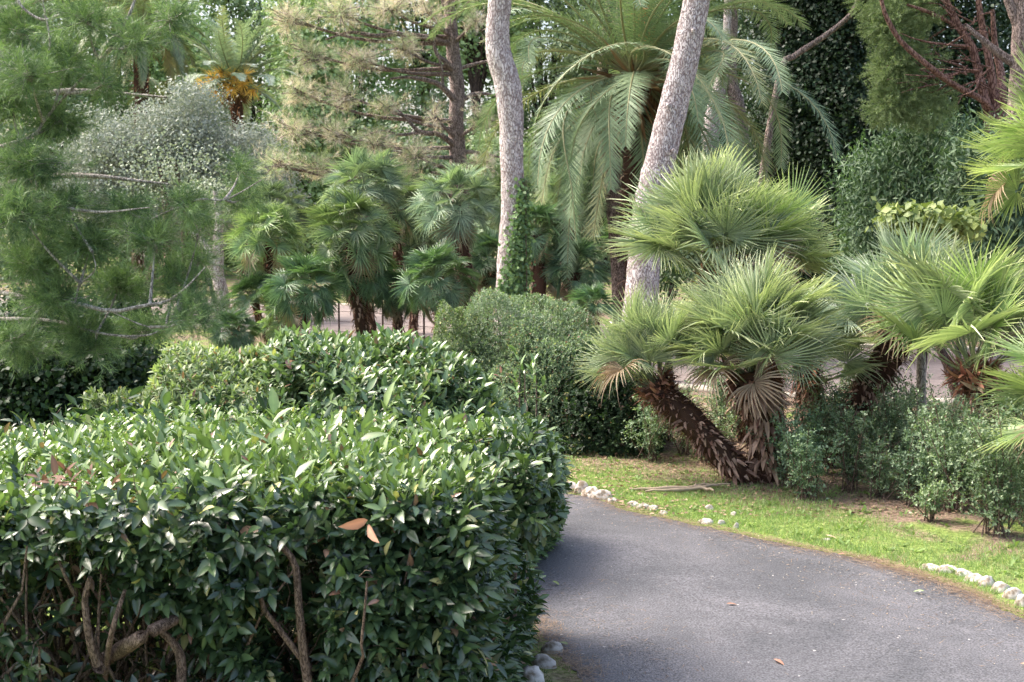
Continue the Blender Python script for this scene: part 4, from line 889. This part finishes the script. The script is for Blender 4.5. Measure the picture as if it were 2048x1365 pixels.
lbranch([(-160, 560, 13), (30, 590, 12), (96, 600, 11.8), (150, 606, 11.6), (222, 623, 11.5), (290, 611, 11.4), (335, 603, 11.4), (376, 572, 11.3), (410, 535, 11.3)], [14, 9, 9, 8, 8, 7, 6, 4, 2])
lbranch([(300, 440, 11.8), (390, 401, 11.6), (444, 401, 11.6), (478, 387, 11.6), (523, 360, 11.6)], [3, 4, 4, 3, 2])
lbranch([(-100, 640, 13), (90, 640, 12), (205, 668, 11.8), (294, 671, 11.8), (342, 647, 11.8)], [10, 7, 5, 4, 2])
lbranch([(120, 30, 12), (85, 40, 12), (50, 20, 12), (28, -10, 12)], [5, 6, 5, 4]); lbranch([(85, 0, 12), (100, 90, 12), (80, 140, 12), (45, 190, 12)], [4, 4, 5, 3])
lbranch([(0, 460, 12), (60, 425, 12), (110, 400, 12), (190, 380, 12)], [6, 6, 4, 2]); lbranch([(150, 606, 11.6), (160, 570, 11.6), (190, 540, 11.5), (185, 505, 11.5)], [4, 4, 3, 2])
lbranch([(222, 623, 11.5), (270, 645, 11.5), (300, 655, 11.5)], [3, 3, 2])
for z in (2.6, 3.4, 4.3, 5.2): tube(b, spline([A(-5.5, 13.2, z), A(-4.4, 12.7, z + .2), A(-3.2, 12.2, z + .1)], 8), [.05, .01], 6, noise=.04, rng=rl)
b.build('trunk', M_GREYBARK, rt, smooth=True)
allP = np.vstack(BR_ + [P0])
b = Buf(); wb = Buf()
BLl = [(40, 60, 110, 80, 1), (170, 40, 90, 60, .7), (130, 130, 80, 60, .7), (20, 190, 110, 70, 1), (120, 240, 80, 60, .8), (210, 170, 50, 50, .35), (270, 90, 60, 50, .4), (340, 40, 60, 50, .35), (60, 330, 120, 60, 1.1),
       (40, 430, 110, 60, 1), (130, 410, 80, 35, .5), (250, 420, 90, 40, .6), (370, 410, 90, 30, .45), (480, 345, 60, 30, .25), (480, 400, 50, 30, .25), (60, 530, 110, 50, 1), (180, 490, 100, 45, .9),
       (310, 480, 90, 45, .6), (400, 460, 50, 40, .25), (110, 600, 120, 40, 1), (240, 570, 100, 40, .9), (350, 560, 70, 45, .6), (30, 680, 90, 40, .6), (170, 665, 110, 30, .7), (290, 665, 100, 30, .6), (60, 150, 120, 90, .6), (60, 705, 80, 28, .35), (190, 700, 90, 26, .35), (380, 590, 50, 50, .3), (380, 640, 60, 50, .5), (400, 520, 50, 40, .3), (430, 620, 40, 40, .2), (-100, 300, 100, 300, 2)]
needle_blobs(b, wb, [px_blob(x, y, 12. + rl.normal(0, .35), rx, ry, m_, .5) for x, y, rx, ry, m_ in BLl], nearest(allP), 40, 24, .115, .17, .0040, (.035, .09, .03), (.25, .37, .12), rl, wood=(.17, .14, .12), shell=.7, per=7, wr=.005, droop=.1)
b.build('crown', M_NEEDLE, rt); wb.build('branch', M_GREYBARK, rt)

# generic leafy tree
def leafy(name, label, foot, blobs, n, size, c0, c1, T, mat, rng, bark, tr=.12, group=None, clump=.28, cat='tree', per=26, hang=0.):
    rt = thing(name, foot, label, cat, group); b = Buf(); wb = Buf()
    cs = np.array([x[0] for x in blobs]); topc = cs.mean(0) 
    path = spline([foot, foot * .5 + topc * .5 + rng.normal(0, .15, 3) * A(1, 1, 0), topc], 12); tube(wb, path, [tr, tr * .4], 9, (.2, .15, .1), .04, rng)
    for c, r, mul in blobs:
        c = np.asarray(c); r = np.asarray(r)
        tube(wb, spline([path[6], (path[8] + c) / 2 + A(0, 0, -.1), c], 7), [tr * .4, tr * .12], 5, (.2, .15, .1), .04, rng)
        nc = max(4, int(n * mul / per)); Q, u = ell(nc, c, r, rng, .35)
        k = rng.random((nc, per)); off = rng.normal(0, clump, (nc, per, 3)) * A(1, 1, .7)
        P = Q[:, None] + off; tone = rng.normal(0, .14, (nc, 1)) + rng.random((nc, per)) * .6
        U = nrm(u[:, None] * .8 + nrm(off) * .5 + A(0, 0, .5) + rng.normal(0, .4, (nc, per, 3)))
        D = rdir(nc * per, rng) + A(0, 0, -hang); q = nc * per
        b.inst(T, frames(D, U.reshape(-1, 3)), size * rng.uniform(.6, 1.3, q), P.reshape(-1, 3), mixc(c0, c1, tone.ravel()))
    b.build('crown', mat, rt); wb.build('trunk', bark, rt); return rt
ro = np.random.default_rng(55)
OV = (RHOMB[0] * A(1.4, 1, 1), RHOMB[1], RHOMB[2])
# olive
d = 31
leafy('olive_tree', 'silvery grey olive tree behind the left pine', A(W(440, 640, d)[0], d, 0), [px_blob(x, y, d, rx, ry, m_, 1.3) for x, y, rx, ry, m_ in [(225, 300, 80, 40, .9), (345, 250, 45, 25, .45), (300, 228, 24, 16, .12), (405, 205, 24, 22, .14), (195, 250, 30, 22, .14), (500, 275, 34, 22, .16), (255, 262, 30, 16, .14), (160, 330, 30, 30, .15), (310, 295, 75, 40, .8), (395, 275, 55, 45, .7), (380, 200, 25, 25, .25), (290, 350, 110, 55, 1.1), (410, 340, 90, 60, 1), (200, 380, 80, 60, .8), (490, 320, 70, 60, .8), (540, 390, 50, 60, .6), (300, 440, 110, 60, .9), (430, 430, 60, 60, .5)]],
      7000, .085, (.30, .35, .28), (.70, .75, .64), (OV[0] * A(.6, 1, 1), OV[1], OV[2]), M_OLIVE, ro, M_GREYBARK, .05, clump=.26, per=30)
b = Buf(); rt = thing('olive_trunk_tree', A(W(450, 650, 27)[0], 27, 0), 'gnarled pale sunlit tree trunk left of the fan palm clump', 'tree'); rt.name = 'gnarled_tree'
trunk_px(b, [(452, 668, 27), (448, 620, 27), (440, 570, 27), (425, 530, 27), (408, 490, 27), (385, 465, 27)], [34, 28, 26, 22, 16, 12], 26, 10, noise=.06, rng=ro)
trunk_px(b, [(440, 570, 27), (436, 500, 27), (438, 440, 27), (430, 380, 27)], [20, 22, 16, 8], 20, 10, noise=.07, rng=ro); b.build('trunk', M_PINEBARK, rt, smooth=True)
b = Buf(); P, D = ell(1500, W(420, 400, 27.5), (.8, .7, .5), ro, .5); b.inst(OV, frames(rdir(1500, ro), rdir(1500, ro) + A(0, 0, 1)), .06, P, mixc((.2, .26, .16), (.55, .6, .45), ro.random(1500))); b.build('crown', M_OLIVE, rt)
for k, (x0, x1, lbl) in enumerate([(372, 352, 'slim dark leaning trunk left of the gnarled pale trunk'), (300, 318, 'slim grey trunk behind the pine needles at left')]):
    d = 28 + k; rt = thing('slim_tree', A(W(x0, 650, d)[0], d, 0), lbl, 'tree'); b = Buf(); trunk_px(b, [(x0 - 10, 660, d), (x0, 560, d), (x1 + 15, 440, d), (x1, 330, d)], [20, 16, 14, 8], 18, 8, rng=ro); b.build('trunk', M_DARKBARK, rt, smooth=True)
    b = Buf(); n = 700; P, D = ell(n, W(x1, 340, d), (1.7, .8, 1.0), ro, .8); b.inst(OV, frames(rdir(n, ro), rdir(n, ro) + A(0, 0, 1)), .07, P, mixc((.18, .25, .15), (.5, .57, .42), ro.random(n))); b.build('crown', M_OLIVE, rt)

# right reddish many-stemmed conifer
d = 25; rr_ = np.random.default_rng(91)
rt = thing('cypress_tree', A(W(1992, 640, d)[0], d, 0), 'reddish many-stemmed conifer at upper right with feathery light green foliage', 'tree')
b = Buf()
trunk_px(b, [(2010, 685, d), (2000, 450, d), (1990, 230, d)], [60, 50, 42], 20, 12, rng=rr_)
for pts, r in [([(1985, 240, d), (1970, 200, d), (1955, 136, d), (1943, 93, d), (1919, 56, d), (1900, 19, d), (1880, -30, d)], [22, 20, 16, 16, 15, 14, 8]), ([(1992, 230, d), (1987, 190, d), (1979, 127, d), (1967, 68, d), (1957, 0, d), (1955, -80, d)], [20, 18, 15, 14, 12, 7]),
               ([(1985, 225, d), (1967, 202, d - .2), (1904, 168, d - .5), (1858, 133, d - .8), (1805, 87, d - 1), (1775, 39, d - 1.1), (1763, 0, d - 1.2), (1755, -60, d - 1.2)], [14, 13, 12, 12, 10, 9, 7, 4]), ([(2000, 230, d), (2003, 190, d), (2002, 150, d + .3), (1990, 90, d + .5), (1985, 20, d + .6)], [20, 20, 16, 12, 8]),
               ([(1919, 56, d), (1890, 40, d), (1850, 22, d - .2), (1815, 10, d - .4)], [9, 8, 7, 4]), ([(1943, 93, d), (1900, 90, d - .2), (1860, 85, d - .3), (1830, 78, d - .4)], [7, 5, 4, 2]), ([(1958, 150, d), (1915, 130, d), (1870, 118, d)], [6, 5, 2]), ([(1955, 140, d), (1925, 145, d), (1880, 150, d - .2), (1840, 140, d - .3)], [6, 5, 4, 2])]:
    trunk_px(b, pts, r, 18, 8, rng=rr_)
for _ in range(46):
    p = W(rr_.uniform(1860, 1990), rr_.uniform(20, 180), d + rr_.normal(0, .3)); q = p + A(-rr_.uniform(.3, 1.), rr_.normal(0, .3), rr_.normal(-.02, .25)); tube(b, spline([p, (p + q) / 2 + rr_.normal(0, .08, 3), q], 7), [.02, .006], 4, rng=rr_)
b.build('trunk', M_REDBARK, rt, smooth=True)
b = Buf()
for x, y, rx, ry, n in [(1775, 50, 42, 40, 420), (1800, 95, 48, 42, 480), (1785, 145, 44, 38, 450), (1810, 190, 52, 34, 480), (1770, 215, 36, 28, 250), (1850, 225, 45, 28, 250), (1835, 20, 50, 34, 350), (1760, 0, 50, 34, 350), (1900, -50, 110, 30, 600), (1850, 120, 34, 30, 160), (1880, 190, 34, 24, 140)]:
    P, D = ell(n, W(x, y, d + .3), (rx * d / FPX, .5, ry * d / FPX), rr_, .5); tufts(b, P, D + A(-.15, 0, -.25), 26, .085, .2, .009, (.10, .17, .05), (.38, .48, .20), rr_, a0=15, a1=85)
b.build('crown', M_NEEDLE, rt)
d = 23.5; rt = thing('pine_tree', A(W(2040, 700, d)[0], d, 0), 'grey-purple straight trunk cut by the upper right frame corner', 'tree'); b = Buf()
PT = trunk_px(b, [(2020, 702, d), (2030, 400, d), (2036, 180, d), (2042, 60, d), (2048, -60, d), (2060, -200, d)], [60, 50, 36, 34, 30, 24], 30, 12, rng=rr_)
trunk_px(b, [(2034, 128, d), (2010, 115, d), (1975, 88, d), (1930, 50, d)], [22, 18, 14, 8], 14, 9, rng=rr_); trunk_px(b, [(2040, 60, d), (2020, 10, d), (2005, -30, d)], [22, 18, 14], 10, 9, rng=rr_)
b.build('trunk', M_PINEBARK2, rt, smooth=True)
b = Buf(); P, D = ell(1300, W(2060, -200, d), (2.4, 1.5, .8), rr_, .5); tufts(b, P, D, 26, .12, .3, .01, (.07, .12, .03), (.2, .3, .08), rr_); b.build('crown', M_NEEDLE, rt)
# slanting bare branch through the dark trees
d = 26; rt = thing('leaning_tree', A(W(1500, 700, d)[0], d, 0), 'slim bare limb slanting up to the right past the date palm fronds', 'tree'); b = Buf()
trunk_px(b, [(1500, 675, d), (1520, 400, d), (1560, 150, d), (1590, 112, d), (1650, 72, d), (1700, 30, d), (1725, -20, d), (1760, -90, d)], [22, 18, 13, 12, 11, 9, 8, 5], 30, 8, rng=rr_); b.build('trunk', M_PINEBARK2, rt, smooth=True)
b = Buf(); P, D = ell(500, W(1760, -110, d), (1.2, .8, .5), rr_, .5); tufts(b, P, D, 26, .12, .3, .01, (.07, .12, .03), (.2, .3, .08), rr_); b.build('crown', M_NEEDLE, rt)

# dark dense trees on the right
rk = np.random.default_rng(66); DK0, DK1 = (.010, .032, .014), (.055, .12, .045)
def col_blobs(x, d, w_, ytop, ybot, mul=1., rd=1.4):
    out = []; y = ytop
    while y < ybot:
        out.append(px_blob(x + rk.normal(0, w_ * .12), y, d + rk.normal(0, .3), w_ * rk.uniform(.8, 1.1), 75, mul, rd)); y += 85
    return out
for k, (x, d, w_, yt, yb, n, c1_, lbl) in enumerate([
    (1570, 33, 90, -160, 620, 4200, DK1, 'dark dense evergreen right behind the date palm fronds'), (1690, 32, 95, -150, 620, 4600, DK1, 'very dark dense evergreen, middle of the dark wall of trees'),
    (1640, 36, 100, -220, 600, 4200, (.05, .11, .05), 'dark evergreen glimpsed between the two front dark ones'), (1800, 35, 100, -150, 620, 4200, (.05, .11, .045), 'dark evergreen behind the reddish conifer stems'),
    (1930, 34, 100, -150, 620, 4200, (.07, .14, .05), 'dark green tree behind the reddish stems near the right edge'), (2060, 35, 100, -150, 620, 4000, (.06, .13, .05), 'dark tree at the far right frame edge')]):
    leafy('evergreen_tree', lbl, A(W(x, 600, d)[0], d, 0), col_blobs(x, d, w_, yt, yb), n, .10, DK0, c1_, OV, M_FAR, rk, M_DARKBARK, .18, 'dark evergreen trees on the right', clump=.30)
for k, (x, y, d, rx, ry, lbl) in enumerate([(1860, 300, 27, 80, 90, 'feathery mid-green bush with fine drooping leaves below the reddish conifer'), (1770, 360, 27.5, 70, 70, 'feathery green bush left of the larger feathery one'), (1975, 340, 22.5, 60, 70, 'fine-leaved green bush just left of the right-edge palm')]):
    leafy('feathery_bush', lbl, A(W(x, 600, d)[0], d, 0), [px_blob(x, y, d, rx, ry, 1.2, 1.), px_blob(x, y + 90, d, rx * 1.1, 80, 1.2, 1.), px_blob(x - 20, y + 170, d, rx * 1.2, 80, 1., 1.)], 5200, .15, (.035, .09, .04), (.20, .32, .14), (THIN[0] * A(1.4, 1, 1), THIN[1], THIN[2]), M_FAR, rk, M_DARKBARK, .06, 'feathery bushes', clump=.30, cat='bush', hang=.8)
leafy('yellow_bush', 'pale yellow-green broad-leaved bush just above the blue-green palm fronds', A(W(1840, 800, 16.2)[0], 16.2, 0), [px_blob(1800, 440, 16.2, 30, 18, .6, .3), px_blob(1860, 440, 16.2, 40, 18, .9, .3), px_blob(1840, 520, 16.4, 60, 60, 1., .4), px_blob(1930, 450, 16.2, 30, 25, .5, .3)], 800, .11, (.18, .26, .05), (.52, .6, .16), OV, M_FAR, rk, M_DARKBARK, .04, clump=.09, cat='bush')
# slim trunks right
for k, (pts, r, lbl, m_) in enumerate([([(1846, 925, 12.75), (1843, 800, 12.75), (1842, 700, 12.75), (1838, 560, 12.75)], [22, 19, 17, 10], 'slim straight grey-green trunk among the palms', M_GREYBARK), ([(1915, 800, 17), (1895, 730, 17), (1872, 680, 17), (1850, 600, 17)], [22, 19, 17, 14], 'slim dark slanting trunk beyond the grey one', M_DARKBARK), ([(1940, 800, 17.4), (1920, 740, 17.4), (1912, 650, 17.4), (1900, 560, 17.4)], [14, 12, 11, 8], 'thinner dark trunk beside the slanting one', M_DARKBARK), ([(1340, 760, 19), (1335, 660, 19), (1345, 560, 19)], [16, 14, 10], 'thin dark trunk behind the tall fan palm', M_DARKBARK)]):
    f = W(*pts[0]); rt = thing('slim_tree', A(f[0], f[1], 0), lbl, 'tree'); b = Buf(); trunk_px(b, pts, r, 16, 10, rng=rk); P = spline([A(f[0], f[1], -.02), f], 4); tube(b, P, r[0] * .5 * f[1] / FPX, 10); b.build('trunk', m_, rt, smooth=True)
    b = Buf(); n = 500; t_ = W(*pts[-1]); P, D = ell(n, t_, (.45, .4, .3), rk, .5); b.inst(OV, frames(rdir(n, rk), rdir(n, rk) + A(0, 0, 1)), .07, P, mixc((.03, .08, .02), (.12, .2, .06), rk.random(n))); b.build('crown', M_FAR, rt)

# far wall of light green trees
rw = np.random.default_rng(44)
FW = [(-60, 52, 200, -250, 560, 'far green tree at the left frame edge'), (110, 55, 150, -250, 560, 'far green tree behind the left pine'), (250, 58, 130, -230, 560, 'far green tree behind the far left date palm'), (340, 54, 75, 60, 560, 'light green bushy pine left of the yellow-fruited palm'), (520, 60, 130, -200, 560, 'mid-green pine behind the yellow-fruited palm'),
      (620, 54, 80, 10, 560, 'bright green pine right of the yellow-fruited palm'), (700, 58, 120, -200, 560, 'bright green tree behind the brownish pine, left of its trunk'), (960, 56, 90, -200, 170, 'bright green tree top behind the brownish pine, right of its trunk'), (1090, 58, 110, -200, 560, 'green tree behind the kinked pale pine'),
      (1210, 55, 110, -230, 560, 'green tree behind the date palm crown'), (1340, 56, 110, -230, 560, 'green tree behind the leaning pine'), (1460, 54, 110, -230, 560, 'green tree behind the pale trunk pair'), (1000, 50, 130, 330, 560, 'low green tree behind the centre fan palms'), (830, 52, 120, 320, 560, 'low brownish-green tree behind the brownish pine'), (420, 62, 110, 160, 560, 'grey-green tree behind the olive'), (900, 58, 80, 235, 560, 'pale tree behind the lower brownish pine trunk'), (850, 60, 110, -200, 130, 'pale green tree top far behind the brownish pine trunk'), (1850, 50, 400, -150, 500, 'far tree mass at right')]
for k, (x, d, w_, yt, yb, lbl) in enumerate(FW[:-1]):
    bl = []; y = yt
    while y < yb:
        for sx in (-.45, .45): bl.append(px_blob(x + sx * w_ + rw.normal(0, w_ * .12), y + rw.normal(0, 15), d + rw.normal(0, .6), w_ * .62, 62, 1., 1.6))
        y += 78
    bright = k in (3, 5, 6, 7)
    leafy('far_tree', lbl, A(W(x, 560, d)[0], d, 0), bl, 1500 if bright else 1300, .19, (.20, .33, .10) if bright else (.18, .27, .12), (.52, .70, .30) if bright else (.44, .55, .30), OV, M_FAR, rw, M_DARKBARK, .2, 'far wall of trees', clump=.38)
# dark shrubs at left
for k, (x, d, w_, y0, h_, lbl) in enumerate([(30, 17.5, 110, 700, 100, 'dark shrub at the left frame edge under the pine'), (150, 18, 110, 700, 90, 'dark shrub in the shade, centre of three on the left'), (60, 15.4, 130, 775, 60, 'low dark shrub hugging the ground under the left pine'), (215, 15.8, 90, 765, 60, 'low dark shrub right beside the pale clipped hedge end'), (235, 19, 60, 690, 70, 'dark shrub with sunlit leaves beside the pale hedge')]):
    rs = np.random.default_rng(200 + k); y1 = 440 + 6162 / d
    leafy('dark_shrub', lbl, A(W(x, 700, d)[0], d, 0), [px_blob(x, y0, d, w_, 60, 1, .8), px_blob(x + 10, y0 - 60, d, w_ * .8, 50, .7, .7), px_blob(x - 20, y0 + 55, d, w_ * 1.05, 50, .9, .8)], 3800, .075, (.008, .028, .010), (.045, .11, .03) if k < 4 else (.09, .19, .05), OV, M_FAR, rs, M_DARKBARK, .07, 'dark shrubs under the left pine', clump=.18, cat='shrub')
for k, (pts, lbl) in enumerate([([(40, 858, 15.2), (32, 800, 15.2), (20, 720, 15.2)], 'dark trunk at the left edge under the pine'), ([(75, 850, 15.5), (62, 790, 15.5), (75, 720, 15.5)], 'second dark trunk from the left edge, slightly bent'), ([(98, 850, 15.4), (92, 790, 15.4), (110, 720, 15.4)], 'third dark trunk from the left edge, leaning right')]):
    f = W(*pts[0]); rt = thing('dark_tree', A(f[0], f[1], 0), lbl, 'tree', 'dark trunks at the left'); b = Buf(); trunk_px(b, pts, [32, 26, 20], 12, 9, rng=rw); tube(b, spline([A(f[0], f[1], 0), f], 3), [.1, .095], 9); b.build('trunk', M_DARKBARK, rt, smooth=True)
    b = Buf(); n = 700; P, D = ell(n, W(*pts[-1]), (.7, .5, .35), rw, .5); b.inst(OV, frames(rdir(n, rw), rdir(n, rw) + A(0, 0, 1)), .07, P, mixc((.01, .03, .01), (.05, .11, .03), rw.random(n))); b.build('crown', M_FAR, rt)

# fallen dead palm frond on the grass
b = Buf(); c0_ = G(1265, 990); rt = thing('fallen_frond', c0_, 'split tan dead palm frond lying on the grass left of the palm foot', 'frond')
for pts, r in [([(1258, 988), (1310, 986), (1380, 984), (1435, 980)], [.006, .02, .022, .012]), ([(1290, 990), (1350, 989), (1400, 985), (1428, 990)], [.008, .016, .018, .01]), ([(1380, 984), (1400, 978), (1460, 978)], [.012, .012, .005])]:
    P = spline([G(x, y) + A(0, 0, .03) for x, y in pts], 12); P[:, 2] += rp.uniform(0, .015, len(P)); tube(b, P, r, 6, (.5, .38, .25), .1, rp)
b.build('stalk', M_DRY, rt)
# orange dead fibre at palm foot + fallen leaves on the road
for k, (x, y, s, c_, lbl) in enumerate([(1547, 1331, .055, (.42, .2, .12), 'curled orange-brown fallen leaf near the bottom of the road'), (1453, 1219, .045, (.25, .13, .08), 'thin brown fallen leaf in the middle of the road'), (1135, 1302, .06, (.25, .33, .12), 'pale green fallen leaf by the mossy stones'), (1848, 1193, .045, (.3, .42, .15), 'small green fallen leaf near the right road edge'), (2040, 1340, .07, (.3, .18, .1), 'brown fallen leaf at the right frame edge'), (1105, 1173, .05, (.2, .26, .08), 'small green leaf on the road by the hedge side'), (1650, 1080, .06, (.55, .38, .25), 'tan fallen leaf on the verge grass'), (1690, 1118, .035, (.45, .15, .1), 'small reddish fallen leaf at the road edge')]):
    c = G(x, y) + A(0, 0, .035); b = Buf(); az = rp.uniform(0, 6.28); b.inst(LAUREL, frames(A(math.cos(az), math.sin(az), .05)[None], A(.1, -.1, 1)[None]), np.array([s * 1.5]), c[None], A(*c_)[None])
    tag(b.build('fallen_leaf', M_DRY, origin=c), lbl, 'leaf', 'fallen leaves on the road')
# wire fence far back
rt = thing('wire_fence', A(-5, 29, 0), 'low thin wire fence along the far park road', 'fence'); b = Buf(); wr = Buf()
P = spline([A(-8.6, 27.8, 0), A(-5, 26.8, 0), A(-1.2, 24.2, 0), A(.5, 22.0, 0)], 14)
for p in P:
    b = Buf(); tube(b, [p, p + A(0, 0, .75)], [.02, .02], 5, (.08, .06, .05)); b.build('post', M_DARKBARK, rt)
for z in (.15, .35, .55, .72): tube(wr, P + A(0, 0, z), [.005, .005], 3, (.1, .08, .07))
wr.build('wire', M_DARKBARK, rt)
